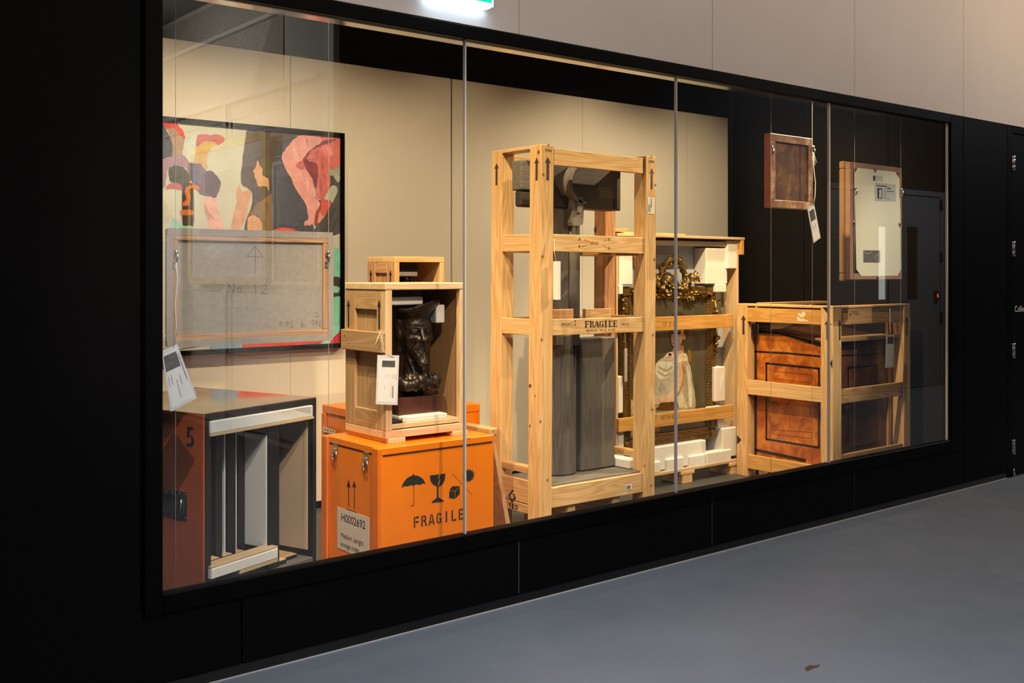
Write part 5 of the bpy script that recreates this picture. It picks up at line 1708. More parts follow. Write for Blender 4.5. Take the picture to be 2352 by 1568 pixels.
def trunk(X, Y, Z):
    d = np.maximum(np.sqrt(X ** 2 + (Y * 1.05) ** 2) - rr, np.abs(Z - (zb - za) / 2) - (zb - za) / 2)
    t = np.clip((Z - .52) / (zb - za - .52), 0, 1)
    slit = np.maximum(np.abs(X - SX) - .022 * t - .001, np.maximum(-(Z - .50), Y + .04))
    return np.maximum(d, -slit)


P, Fc = nets(trunk, (-rr - .02, -rr - .02, -.012), (rr + .02, rr + .02, zb - za + .012), .0075)
mesh_obj('lower_trunk', P, Fc, W('dark_timber', 2), ts, (cxm, yb0 + rr * .8, za), True, None)['label'] = 'rounded lower trunk with a narrowing slit'
sa, sb = FP(1338, 775, yb0 + .02), FP(1413, 1082, yb0 + .02)
box('slab', (sa[0] - .01, sb[0], yb0 + .02, yb0 + .14, za, FP(1413, 773, yb0 + .02)[1]), 'dark_timber', ts, 0.006, 'square timber slab')
# thin tag seen edge on
a, b = FP(1273, 600, TY - .02), FP(1273, 688, TY - .02)
tg = thing('paper_tag', (a[0], TY - .02, b[1]), 'pale tag hanging edge-on at the front left post of the tall crate', 'tag')
box('laminate_sleeve', (a[0] - .002, a[0] + .014, TY - .06, TY - .012, b[1], a[1]), M_WHITE, tg, 0.0005)
tube('tag_string', [(a[0] + .003, TY - .014, a[1] + .13), (a[0] + .001, TY - .02, a[1] + .06), (a[0] + .003, TY - .03, a[1] - .004)], .002, M_STRING, tg, 6)

# ================================================================== PICTURE CRATE with the gilt framed portrait
PY0, PY1 = 1.42, 1.58
c0, c1 = FP(1415, 700, PY0)[0], FP(1697, 700, PY0)[0]
ct = FP(1600, 548, PY0)[1]
cbz = FP(1500, 1085, PY0)[1]
pcx = thing('picture_crate', ((c0 + c1) / 2, (PY0 + PY1) / 2, ZF), 'shallow upright picture crate lined with white foam, holding the gilt framed portrait', 'crate')
box('back_panel', (c0, c1, PY1 - .012, PY1, cbz, ct), mat('pale_grey_board', alb(196, 184, 156), 0.6), pcx, 0.001)
box('side_board', (c0, c0 + .020, PY0, PY1 - .012, cbz, ct), 'ply', pcx)
box('side_board', (c1 - .020, c1, PY0, PY1 - .012, cbz, ct), 'ply', pcx)
box('top_board', (c0 - .01, c1 + .050, PY0 - .02, PY1, ct, ct + .020), 'ply', pcx)
box('bottom_board', (c0, c1 + .01, PY0 - .03, PY1, cbz - .022, cbz), 'ply', pcx)
box('top_cleat', (c1 + .004, c1 + .042, PY0 - .018, PY1 - .05, ct - .115, ct), 'gold_pine', pcx)
box('top_cleat', (FP(1440, 535, PY0)[0], FP(1582, 535, PY0)[0], PY0 + .03, PY1 - .02, ct + .020, ct + .034), 'pine', pcx)
box('top_cleat', (FP(1420, 535, PY0)[0], FP(1456, 535, PY0)[0], PY0 + .05, PY1 + .05, ct + .034, ct + .06), 'brown_pine', pcx)
for px in (1572, 1682, 1436):
    x = FP(px, 1095, PY0)[0]
    box('foot_block', (x - .055, x + .055, PY0 - .03, PY1 + .02, ZF, cbz - .046), 'pine', pcx)
    box('foot_bearer', (x - .075, x + .075, PY0 - .035, PY1 + .03, cbz - .046, cbz - .022), 'pine', pcx)
BEAM = {}
for nm, (y0, y1) in {'top': (728, 760), 'bottom': (951, 981)}.items():
    zb_, za_ = FP(1505, y1, PY0 - .015)[1], FP(1505, y0, PY0 - .015)[1]
    BEAM[nm] = box('cross_beam', (c0 + .005, FP(1685, 740, PY0 - .02)[0], PY0 - .022, PY0 + .004, zb_, za_), 'gold_pine', pcx, 0.002)
yb = PY0 - .022
u, v = FP(1521, 749, yb)
decal('pen_note', write('TOP BEAM', u, v, .022, .030, .0016, .85), 1, yb, M_PEN, BEAM['top'], label='handwritten TOP BEAM')
u, v = FP(1519, 963, yb)
q0, q1 = FP(1507, 963, yb), FP(1507, 950, yb)
decal('pen_note', write('BOTTOM BEAM *', u, v, .0185, .026, .0016, .85) + ribbon([q0, q1], .0016) + ribbon([(q1[0] - .008, q1[1] - .014), q1, (q1[0] + .008, q1[1] - .014)], .0016), 1, yb, M_PEN, BEAM['bottom'], label='handwritten BOTTOM BEAM with an up arrow')


def foam(xa, ya, xb, yb_, y0, y1, bev=.006):
    p, q = FP(xa, ya, y0), FP(xb, yb_, y0)
    return box('foam_block', (p[0], q[0], y0, y1, q[1], p[1]), M_FOAM, pcx, bev)


FY = PY0 + .006
foam(1421, 580, 1454, 654, FY + .02, PY1 - .013)
foam(1421, 654, 1432, 676, FY, PY1 - .03)
foam(1671, 552, 1696, 617, FY, PY1 - .02)
foam(1622, 569, 1671, 652, FY + .02, PY1 - .013)
foam(1646, 652, 1669, 671, FY + .005, PY1 - .02)
foam(1512, 551, 1668, 566, FY + .01, PY1 - .013)
foam(1420, 864, 1432, 948, FY, PY1 - .013)
foam(1643, 843, 1666, 920, FY + .01, PY1 - .013)
foam(1650, 950, 1664, 1036, FY + .03, PY1 - .013)
foam(1660, 984, 1692, 1046, FY - .02, PY1 - .05)
foam(1420, 988, 1434, 1052, FY + .01, PY1 - .013)
foam(1448, 1036, 1622, 1062, FY - .012, PY1 - .02)
foam(1498, 1062, 1518, 1084, PY0 - .026, PY0 + .05)
foam(1532, 1055, 1571, 1079, PY0 - .026, PY0 + .05)
foam(1585, 1048, 1622, 1072, PY0 - .026, PY0 + .05)
foam(1624, 1040, 1680, 1062, PY0 - .026, PY0 + .05)
box('beam_wedge', (FP(1625, 925, PY0)[0], FP(1652, 925, PY0)[0], PY0 - .012, PY0 + .02, BEAM['bottom'].location.z + pcx.location.z + .042, BEAM['bottom'].location.z + pcx.location.z + .050), M_FOAM, pcx, 0.001)

# ---- gilt frame and portrait
GY = 1.466
g0, g1 = FP(1433, 800, GY)[0], FP(1645, 800, GY)[0]
gt, gb = FP(1640, 656, GY)[1], FP(1640, 1006, GY)[1]
M_GILT = mat('dark_gilding', alb(120, 84, 30), 0.38, 0.55, noise=0.55, nscale=26, bump=0.8, bscale=120)
M_GILT_B = mat('bright_gilding', alb(164, 116, 44), 0.36, 0.75, noise=0.6, nscale=40)
gf = thing('framed_portrait', ((g0 + g1) / 2, GY + .04, gb), 'portrait of a woman in white, in a gilt frame crowned with a wreath', 'painting')
gw = .073
for nm, b in {'top': (g0, g1, gt - gw, gt), 'bot': (g0, g1, gb, gb + gw), 'l': (g0, g0 + gw, gb + gw, gt - gw), 'r': (g1 - gw, g1, gb + gw, gt - gw)}.items():
    box('frame_rail', (b[0], b[1], GY, GY + .05, b[2], b[3]), M_GILT, gf, 0.008)
    if nm in 'lr':
        xx = g0 + gw if nm == 'l' else g1 - gw
        s = 1 if nm == 'l' else -1
        box('inner_moulding', (xx, xx + s * .014, GY + .012, GY + .04, gb + gw, gt - gw), M_GILT_B, gf, 0.003)
        box('outer_bead', (xx - s * .020, xx - s * .012, GY - .006, GY + .001, gb + .03, gt - .03), M_GILT_B, gf, 0.002)
    else:
        zz = gt - gw if nm == 'top' else gb + gw
        s = -1 if nm == 'top' else 1
        box('inner_moulding', (g0 + gw, g1 - gw, GY + .012, GY + .04, zz, zz + s * .014), M_GILT_B, gf, 0.003)
        box('outer_bead', (g0 + .03, g1 - .03, GY - .006, GY + .001, zz - s * .022, zz - s * .014), M_GILT_B, gf, 0.002)
lathe('corner_rosette', [(.030, 0), (.030, -.008), (.022, -.014), (.018, -.008), (.008, -.012), (.002, -.013)], M_GILT_B, gf, (g1 - gw / 2, GY, gb + gw / 2), 20, axis=1)
lathe('corner_rosette', [(.030, 0), (.030, -.008), (.022, -.014), (.018, -.008), (.008, -.012), (.002, -.013)], M_GILT_B, gf, (g0 + gw / 2, GY, gb + gw / 2), 20, axis=1)
# beads along the sight edge
bead = None
nb = 46
for side in (g0 + gw + .004, g1 - gw - .004):
    for i in range(nb):
        z = gb + gw + .02 + (gt - gb - 2 * gw - .04) * i / (nb - 1)
        if bead is None:
            bead = lathe('bead', [(.001, -.005), (.0042, -.003), (.0048, 0), (.0042, .003), (.001, .005)], M_GILT_B, gf, (side, GY + .010, z), 8)
        else:
            o = bead.copy(); COL.objects.link(o); o.parent = gf
            o.location = Vector((side, GY + .010, z)) - WL[gf.name]
# canvas
ky = GY + .022
k0, k1, kb, kt = g0 + gw + .012, g1 - gw - .012, gb + gw + .012, gt - gw - .012
box('canvas', (k0, k1, ky, GY + .045, kb, kt), mat('olive_ground', alb(86, 72, 42), 0.5, noise=0.28, nscale=5), gf, 0)
pc = []
LIT = (240, 214, 166)
C_ = lambda pts: poly_px(pts, ky, (1420, 730), 4.75)
C4 = lambda pts: poly_px(pts, ky, (1410, 590), 7.467)
ps = [
    (C_([(60, 1060), (80, 930), (120, 890), (190, 900), (260, 930), (330, 930), (420, 900), (640, 930), (700, 960), (830, 960), (850, 1130), (640, 1260), (440, 1290), (70, 1300)]), paint(182, 156, 104)),
    (C_([(450, 1180), (860, 1120), (960, 1130), (960, 1240), (450, 1290)]), paint(72, 60, 40)),
    (C_([(75, 960), (110, 905), (200, 905), (330, 960), (300, 1040), (70, 1050)]), paint(206, 184, 126)),
    (C_([(400, 560), (420, 480), (490, 430), (540, 390), (700, 390), (750, 400), (790, 560), (820, 760), (840, 970), (660, 980), (560, 900), (400, 900)]), paint(206, 180, 118)),
    (C_([(690, 480), (740, 460), (790, 600), (830, 800), (835, 970), (760, 980), (700, 800)]), paint(178, 150, 96)),
    (C_([(740, 520), (770, 560), (800, 760), (800, 960), (770, 960), (760, 760)]), paint(220, 196, 138)),
    (C_([(405, 600), (450, 650), (560, 660), (590, 740), (540, 820), (420, 840), (398, 760)]), paint(196, 172, 118)),
    (C_([(410, 500), (470, 470), (600, 480), (600, 560), (540, 650), (450, 665), (405, 600)]), paint(232, 212, 152)),
    (C_([(430, 520), (520, 560), (590, 520), (580, 560), (520, 590), (440, 550)]), paint(190, 160, 100)),
    (C_([(425, 570), (510, 620), (575, 580), (560, 620), (505, 645), (430, 600)]), paint(190, 160, 100)),
    (C_([(530, 385), (600, 365), (700, 370), (740, 410), (700, 430), (600, 440), (560, 470), (490, 450)]), paint(232, 184, 122)),
    (C_([(600, 450), (680, 430), (750, 440), (750, 470), (690, 480), (640, 500), (600, 520), (580, 490)]), paint(222, 190, 120)),
    (C_([(660, 490), (700, 470), (722, 540), (720, 640), (690, 760), (650, 850), (590, 910), (480, 935), (380, 945), (380, 910), (480, 870), (570, 820), (600, 740), (640, 620)]), paint(226, 172, 108)),
    (C_([(690, 480), (722, 540), (720, 640), (690, 760), (650, 850), (640, 830), (680, 740), (702, 620)]), paint(178, 120, 68)),
    (C_([(600, 320), (700, 300), (712, 345), (700, 380), (590, 390)]), paint(190, 136, 88)),
    (C4([(985, 1010), (1020, 965), (1080, 945), (1150, 945), (1210, 980), (1250, 1060), (1280, 1250), (1265, 1350), (1210, 1420), (1180, 1400), (1150, 1200), (1050, 1120), (990, 1140), (950, 1260), (940, 1180)]), paint(84, 46, 22)),
    (C4([(965, 1150), (1000, 1110), (1080, 1100), (1150, 1140), (1185, 1220), (1190, 1330), (1165, 1440), (1120, 1530), (1050, 1550), (1000, 1520), (965, 1420), (952, 1290)]), paint(196, 140, 86)),
    (C4([(952, 1260), (985, 1200), (985, 1420), (1010, 1500), (975, 1450), (955, 1360)]), paint(120, 76, 42)),
    (C4([(1185, 1330), (1225, 1350), (1215, 1420), (1180, 1420)]), paint(184, 122, 76)),
    (C4([(970, 1290), (1010, 1275), (1022, 1300), (1000, 1325), (975, 1320)]), paint(52, 34, 22)),
    (C4([(1080, 1290), (1130, 1275), (1150, 1300), (1125, 1325), (1085, 1322)]), paint(52, 34, 22)),
    (C4([(965, 1262), (1015, 1250), (1018, 1262), (968, 1276)]), paint(70, 42, 24)),
    (C4([(1075, 1262), (1140, 1245), (1148, 1258), (1080, 1274)]), paint(70, 42, 24)),
    (C4([(1020, 1290), (1040, 1290), (1045, 1410), (1025, 1430), (1000, 1415), (1012, 1400)]), paint(150, 96, 56)),
    (C4([(1005, 1470), (1040, 1462), (1080, 1472), (1045, 1492), (1015, 1490)]), paint(138, 62, 44)),
    (C_([(540, 395), (560, 380), (580, 400), (560, 415)]), paint(50, 30, 24)),
    (C_([(755, 340), (790, 370), (795, 470), (770, 500), (755, 420)]), paint(140, 92, 28)),
    (C_([(450, 930), (480, 920), (600, 915), (640, 905), (650, 980), (560, 1000), (430, 1005), (405, 985), (440, 965)]), paint(96, 56, 18)),
    (C_([(160, 870), (190, 850), (185, 895)]), paint(30, 22, 18)),
    (C_([(190, 840), (230, 815), (235, 890), (200, 905)]), paint(190, 130, 96)),
    (C_([(395, 1180), (450, 1175), (440, 1270), (400, 1260)]), paint(130, 84, 26)),
]
ps = [(brushed(p, .0022), i) for p, i in ps]
ps = daubs(ps, [m.name for m in pc], .07, .012, 700)
ps = [([(min(max(x, k0), k1), min(max(z, kb), kt)) for x, z in p], i) for p, i in ps]
decal('painted_image', ps, 1, ky, pc, gf, 0.0006, step=0.00003, label='woman with dark red hair in a white dress, bare arm on the chair')
# carved ornament: leaves and flowers
lv = [(0, 0, 0), (.010, .004, .010), (.013, .007, .024), (.008, .004, .038), (0, -.004, .048), (-.008, .004, .038), (-.013, .007, .024), (-.010, .004, .010), (0, -.004, .024)]
lf = [(8, 0, 1), (8, 1, 2), (8, 2, 3), (8, 3, 4), (8, 4, 5), (8, 5, 6), (8, 6, 7), (8, 7, 0)]
lv2 = lv + [(x, y + .006, z) for x, y, z in lv]
lf2 = lf + [(a + 9, c + 9, b + 9) for a, b, c in lf] + [(i, (i + 1) % 8, (i + 1) % 8 + 9, i + 9) for i in range(8)]
leaf0 = None
random.seed(11)


def leaf_at(x, y, z, ang_, s=1.0, tilt=None, m=None):
    global leaf0
    if leaf0 is None:
        leaf0 = mesh_obj('gilt_leaf', lv2, lf2, M_GILT_B, gf, (x, y, z), True)
        o = leaf0
    else:
        o = leaf0.copy(); COL.objects.link(o); o.parent = gf
        o.location = Vector((x, y, z)) - WL[gf.name]
    o.scale = (s, s, s)
    t = random.uniform(-.9, .5) if tilt is None else tilt
    o.rotation_euler = Euler((t, random.uniform(-.3, .3) + ang_, random.uniform(-.6, .6)), 'YXZ')
    return o


wc, wz_ = FP(1549, 640, GY)
wr = .130
torus = []
tube('wreath_ring', [(wc + wr * math.cos(a), GY + .015, wz_ + wr * 1.05 * math.sin(a)) for a in [math.radians(-62 + i * 300 / 30) for i in range(31)]], .020, M_GILT, gf, 10)
for i in range(84):
    a = math.radians(-58 + i * 296 / 83)
    rr = wr + random.choice((-.020, -.006, .010, .022))
    leaf_at(wc + rr * math.cos(a), GY - .004 + random.uniform(-.012, .01), wz_ + rr * 1.05 * math.sin(a), -a + (0.5 if rr > wr else -.5), random.uniform(.6, .9))
# swags to both sides of the top rail
for i in range(96):
    f = random.uniform(-1, 1)
    px = 1540 + f * 92
    sag = 668 + 14 * abs(math.sin(f * 3.0)) - 10 * (1 - abs(f))
    x, z = FP(px, sag + random.uniform(-9, 9), GY)
    leaf_at(x, GY - .008 - random.uniform(0, .02), z, random.uniform(-2.2, 2.2), random.uniform(.6, 1.0))
for (px, py, n) in ((1592, 636, 12), (1580, 646, 7), (1512, 640, 10), (1520, 655, 9), (1588, 683, 8), (1560, 678, 6)):
    for i in range(n):
        x, z = FP(px + random.uniform(-7, 7), py + random.uniform(-5, 5), GY)
        leaf_at(x, GY - .012 - random.uniform(0, .02), z, random.uniform(-3, 3), random.uniform(.7, 1.1))
for sx_, n in ((1640, 22), (1436, 14)):
    for i in range(n):
        py = 690 + (815 - 690) * i / (n - 1)
        x, z = FP(sx_ + random.uniform(-4, 6), py, GY)
        leaf_at(x, GY - .010, z, random.uniform(-1, 1) + (1.2 if i % 2 else -1.2), random.uniform(.6, .95))
for a, b in (((1642, 690), (1645, 745)), ((1645, 745), (1642, 815)), ((1559, 662), (1594, 642)), ((1538, 662), (1510, 640)), ((1594, 642), (1604, 632))):
    p, q = FP(*a, GY), FP(*b, GY)
    tube('branch', [(p[0], GY, p[1]), ((p[0] + q[0]) / 2, GY - .012, (p[1] + q[1]) / 2 + .008), (q[0], GY - .006, q[1])], .008, M_GILT_B, gf, 8)
fl0 = None
for px, py in ((1545, 655), (1513, 660), (1584, 686), (1596, 672), (1530, 672), (1565, 664), (1644, 716), (1647, 775), (1643, 790)):
    x, z = FP(px, py, GY)
    if fl0 is None:
        fl0 = lathe('gilt_bud', [(.004, -.028), (.014, -.022), (.018, -.010), (.013, 0), (.006, .003)], M_GILT_B, gf, (x, GY, z), 10, axis=1)
    else:
        o = fl0.copy(); COL.objects.link(o); o.parent = gf
        o.location = Vector((x, GY, z)) - WL[gf.name]
# ribbon bow: fluted bands
for (px, py, an) in ((1544, 632, -.5), (1534, 643, -.9), (1516, 662, .1), (1568, 662, .2)):
    x, z = FP(px, py, GY)
    vs, fs = [], []
    for j in range(5):
        for k in range(7):
            a = math.pi * j / 4
            vs.append(((k - 3) * .007, -.020 * math.sin(a) - .003 * (k % 2), .022 * math.cos(a)))
    for j in range(4):
        for k in range(6):
            fs.append((j * 7 + k, j * 7 + k + 1, j * 7 + k + 8, j * 7 + k + 7))
    o = mesh_obj('ribbon_loop', vs, fs, M_GILT_B, gf, (x, GY - .012, z))
    o.rotation_euler = (0, an, 0)
    md = o.modifiers.new('thickness', 'SOLIDIFY'); md.thickness = .003
a, b = FP(1436, 800, GY - .06), FP(1439, 876, GY - .06)
tg = thing('paper_tag', (a[0], GY - .06, b[1]), 'brownish tag hanging edge-on at the left side of the gilt portrait frame', 'tag')
box('laminate_sleeve', (a[0] - .008, a[0] + .018, GY - .062, GY - .058, b[1], a[1]), mat('tan_tag', alb(176, 150, 112), 0.4), tg, 0.0005)
tube('tag_string', [(a[0] + .004, GY - .06, a[1] - .002), (a[0] + .002, GY - .055, a[1] + .10), (a[0] + .006, GY - .05, a[1] + .22)], .003, M_STRING, tg, 6)

# ================================================================== DESK CRATE with the burr wood desk
DY = .52
d0x, dz1 = atY(1913, 703, DY).x, atY(1913, 703, DY).z
d1x = FP(2091, 700, DY)[0]
dy1 = LP(1692, 697, d0x)[0]
dc_ = thing('desk_crate', (d0x, DY, ZF), 'open pine crate of posts and rails at the right end, around the burr wood desk', 'crate')
pos = {'n': (d0x, d0x + .106, DY, DY + .10), 'f': (d0x, d0x + .10, dy1 - .10, dy1), 'r': (d1x - .09, d1x, DY, DY + .095), 'b': (d1x - .085, d1x, dy1 - .09, dy1)}
DP = {}
for k, (a, b, c, d) in pos.items():
    DP[k] = box('corner_post', (a, b, c, d, ZF, dz1 - .018), 'pine', dc_, 0.003)
box('top_board', (d0x, d0x + .10, DY, dy1, dz1 - .018, dz1), 'pine', dc_)
box('top_board', (d0x + .10, d1x, DY, DY + .095, dz1 - .018, dz1 - .002), 'pine', dc_)
xq, zq = FP(1846, 695, DY + .6)
box('top_board', (d0x + .2, d1x - .02, dy1 - .16, dy1 - .03, dz1 - .017, dz1 + .004), 'brown_pine', dc_)
LR = lambda px, py: LP(1670 + px / 3.564, 670 + py / 3.564, d0x + .006)
FR = lambda px, py: FP(1670 + px / 3.564, 670 + py / 3.564, DY + .006)
DR = {}
for nm, ya, yb2 in (('top', 130, 245), ('middle', 725, 842), ('bottom', 1335, 1450)):
    z1_, z0_ = LR(202, ya)[1], LR(202, yb2)[1]
    DR[nm] = box('side_rail', (d0x + .006, d0x + .032, DY + .095, dy1 - .10, z0_, z1_), 'gold_pine' if nm != 'middle' else 'pine', dc_)
    box('back_rail', (d0x + .10, d1x - .085, dy1 - .034, dy1 - .006, z0_, z1_), 'pine', dc_)
for ya, yb2 in ((130, 270), (795, 912), (1330, 1450)):
    z1_, z0_ = FR(967, ya)[1], FR(967, yb2)[1]
    DR[('front', ya)] = box('front_rail', (d0x + .10, d1x - .085, DY + .006, DY + .032, z0_, z1_), 'brown_pine', dc_)
box('inner_batten', (d1x - .14, d1x - .092, DY + .10, DY + .125, ZF + .05, dz1 - .1), 'brown_pine', dc_)
zs1, zs0 = FP(1945, 776, DY + .05)[1], FP(1945, 784, DY + .05)[1]
box('inner_shelf', (d0x + .07, d1x - .085, DY + .036, DY + .20, zs0 - .0, zs1), 'brown_pine', dc_, label='plank laid across inside the front')
for a in (DY + .12, dy1 - .22):
    box('skid', (d0x + .10, d1x - .085, a, a + .09, ZF, ZF + .09), 'pine', dc_)
for px, yb_, yt in ((135, 348, 190), (826, 393, 225)):
    u = LP(1670 + px / 3.564, 750, d0x)[0]
    decal('arrow_stencil', arrow(u, LP(1670 + px / 3.564, 670 + yb_ / 3.564, d0x)[1], LP(1670 + px / 3.564, 670 + yt / 3.564, d0x)[1], .05 if px < 500 else .062), 0, d0x, M_BROWN_INK, DP['f' if px < 500 else 'n'])
for px, yb_, yt in ((921, 395, 225), (1470, 357, 200)):
    u, z_ = FP(1670 + px / 3.564, 670 + yb_ / 3.564, DY)
    decal('arrow_stencil', arrow(u, z_, FP(1670 + px / 3.564, 670 + yt / 3.564, DY)[1], .044), 1, DY, M_BROWN_INK, DP['n' if px < 1200 else 'r'])
lt = lambda pts: [LP(1670 + x / 3.564, 670 + y / 3.564, d0x) for x, y in pts]
decal('corner_mark', [lt([(782, 127), (846, 126), (822, 178)]), lt([(862, 548), (862, 632), (843, 585)])], 0, d0x, M_INK, DP['n'], 0.0008, 'black triangle marks')
decal('corner_mark', [lt([(82, 1170), (118, 1212), (82, 1248)])], 0, d0x, M_INK, DP['f'], 0.0008, 'black triangle mark')
lt6 = lambda pts: [LP(1670 + x / 3.564, 670 + y / 3.564, d0x + .006) for x, y in pts]
decal('label_residue', [lt6([(578, 168), (604, 180), (622, 160), (640, 168), (640, 182), (648, 190), (626, 206), (622, 214), (600, 206), (586, 190)]), lt6([(570, 200), (596, 212), (612, 226), (625, 216), (640, 230), (664, 232), (662, 242), (575, 240)])], 0, d0x + .006, mat('torn_label', (0.75, 0.68, 0.52), 0.7), DR['top'], 0.0008, 'torn white remains of a sticker')
u, v = FR(1022, 186)
decal('haulier_mark', write('TED', u, v, .035, .020, .004, .9) + ribbon([FR(1012, 178), FR(1000, 186), FR(1010, 198)], .006), 1, DY + .006, M_INK, DR[('front', 130)], 0.0008)

# ---- the desk
XD = d0x + .075
YD = DY + .125
fz = FP(1945, 787, YD)[1]
zbk = LP(1742, 757, XD)[1]
ybk = min(LP(1730, 850, XD)[0], dy1 - .11)
ds = thing('writing_desk', (XD + .4, (YD + ybk) / 2, ZF + .09), 'glossy burr wood desk with black inlaid lines and a sloping top', 'desk')
xe = FP(2049, 850, YD)[0]
xe = min(xe, d1x - .15)
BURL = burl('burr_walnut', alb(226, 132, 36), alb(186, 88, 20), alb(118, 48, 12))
BURL_SHADED = burl('burr_walnut_front', alb(150, 88, 46), alb(116, 60, 30), alb(76, 36, 18), 0.2)  # darker copy of the burr, shade of the dim front painted in
EBON = mat('ebonised_wood', (0.010, 0.009, 0.008), 0.22)
z0 = ZF + .09
ym = LP(1783, 760, XD)[0]
zm = LP(1783, 760, XD)[1]
side = [(YD, z0), (ybk, z0), (ybk, zbk), (ym, zm), (YD + .01, fz)]
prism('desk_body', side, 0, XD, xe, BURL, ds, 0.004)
prism('sloping_lid', [(YD - .006, fz + .001), (ym, zm + .001), (ym, zm + .022), (YD - .006, fz + .020)], 0, XD - .008, xe + .008, mat('polished_lid', alb(74, 42, 22), 0.16, noise=0.3, nscale=7), ds, 0.004, label='polished sloping lid')
box('top_ledge', (XD - .008, xe + .008, ym, ybk, zm + .001, zm + .022), MATS['polished_lid'], ds, 0.004)
edge = []
for (y_, z_) in ((YD, fz), (YD + .12, fz + (zm - fz) * .30), (ym - .1, zm - .012), (ym, zm), (ybk, zbk)):
    edge.append((y_, z_ - .012))
decal('black_inlay', ribbon(edge, .022), 0, XD, EBON, ds, 0.0012, 'black line following the sloping top')
inl = []


def Ld(pts):
    return [LP(1670 + x / 3.564, 670 + y / 3.564, XD) for x, y in pts]


inl += ribbon(Ld([(222, 488), (500, 503), (760, 528)]), .014)
inl += ribbon(Ld([(322, 585), (322, 1205), (752, 1275), (752, 628), (322, 585)]), .016)
inl += ribbon(Ld([(210, 1290), (640, 1380)]), .024)
inl += ribbon([(ybk - .012, z0), (ybk - .012, zbk - .01)], .024)
inl += ribbon([(YD + .006, z0), (YD + .006, fz)], .012)
inl = [[(min(max(a, YD), ybk), max(b, z0)) for a, b in p] for p in inl]
decal('black_inlay', inl, 0, XD, EBON, ds, 0.0006, 'black inlaid rectangle on the side')
decal('thin_stringing', ribbon(Ld([(385, 650), (385, 712), (690, 745), (690, 680), (385, 650)]), .003) + ribbon(Ld([(385, 1130), (385, 1165), (690, 1200), (690, 1150), (385, 1130)]), .003), 0, XD, mat('dark_red_string', (0.06, 0.015, 0.006), 0.3), ds, 0.0005)
# front
box('front_board', (XD + .01, xe - .004, YD - .012, YD - .0005, z0, fz - .03), BURL_SHADED, ds, 0.002)
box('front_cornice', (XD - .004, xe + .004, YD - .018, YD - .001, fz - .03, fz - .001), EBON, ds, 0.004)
Fd = lambda pts: [FP(1670 + x / 3.564, 670 + y / 3.564, YD - .012) for x, y in pts]
inl = ribbon(Fd([(930, 522), (1345, 500)]), .014) + ribbon(Fd([(992, 1280), (992, 622), (1224, 602), (1224, 1240), (992, 1280)]), .016) + ribbon(Fd([(1356, 480), (1356, 1260)]), .018)
inl = [[(min(max(a, XD + .011), xe - .005), max(b, z0)) for a, b in p] for p in inl]
decal('black_inlay', inl, 1, YD - .012, EBON, ds, 0.0006, 'black inlaid lines on the door')
kx, kz = FP(1670 + 985 / 3.564, 670 + 942 / 3.564, YD - .04)
lathe('knob', [(.006, .0), (.006, -.010), (.012, -.014), (.017, -.024), (.014, -.033), (.003, -.037)], mat('amber_knob', (0.45, 0.13, 0.02), 0.12, 0.0, coat=1.0), ds, (kx, YD - .013, kz), 16, axis=1, label='amber coloured round knob')
# packing: a fold of bubble wrap over the top edge, steel corner angles
y_a, z_a = LP(1773, 741, XD - .012); y_b, z_b = LP(1840, 742, XD - .012)
bwp = prism('bubble_wrap', [(y_a, z_a + .02), (y_b, z_b + .02), (y_b + .05, z_b - .004), (y_a - .09, z_a - .040), (y_a, z_a - .048)], 0, XD - .022, XD - .012, mat('bubble_wrap_plastic', (0.50, 0.44, 0.40), 0.18, bump=1.0, bscale=70, spec=0.8), ds, 0.002, label='fold of bubble wrap')
ya_, za_ = LP(1735, 742, d0x + .034)
brk = box('corner_angle', (d0x + .033, d0x + .037, ya_ - .03, ya_ + .04, za_ - .09, za_ - .002), EBON, dc_, 0.001, 'black steel corner angle')
box('angle_edge', (d0x + .030, d0x + .033, ya_ - .034, ya_ - .028, za_ - .09, za_ - .01), M_STEEL, brk, 0.0005)
ya_, za_ = LP(1728, 871, d0x + .034)
yb_, zb_ = LP(1756, 875, d0x + .034)
box('angle_edge', (d0x + .033, d0x + .037, yb_, ya_, zb_ - .006, zb_ + .004), M_STEEL, dc_, 0.0005)
tag_label('paper_tag', 'narrow white tag hung by a string at the front right of the desk crate', [(2036, 769), (2054, 768), (2053, 843), (2034, 845)], DY - .03,
          [(2044, 708, DY - .006), (2044, 735, DY - .018), (2045, 755, DY - .026), (2045, 771, DY - .031)], (.15, .06, .90, .27), LINES + BARC)

# ================================================================== HUNG PICTURES at the right, seen from the back
for px, w_ in ((1772, 'thin steel cable at the left edge of the small brown stretcher'), (1867, 'thin steel cable at the right edge of the small brown stretcher'),
               (1964, 'thin steel cable at the left edge of the cream backed frame'), (2070, 'thin steel cable at the right edge of the cream backed frame')):
    cable('hanging_cable', px, w_, ZF, 3.54)
p0, p1 = FP(1773, 305, YC), FP(1870, 478, YC)
sp = thing('stretched_painting', ((p0[0] + p1[0]) / 2, YC + .03, FP(1775, 476, YC)[1]), 'small painting on a paint-stained stretcher seen from the back, hung at the upper right', 'painting')
a0, a1 = p0[0], p1[0]
z1_ = FP(1773, 305, YC)[1]; z0_ = FP(1775, 476, YC)[1]
M_STAIN = burl('stained_stretcher', alb(206, 150, 92, (220, 180, 130)), alb(158, 92, 46, (220, 180, 130)), alb(96, 58, 36, (220, 180, 130)), 0.5)
M_EDGE = mat('orange_brown_edge', alb(190, 96, 50, (230, 190, 140)), 0.5, noise=0.2, nscale=20)
fw = .048
dp = .055
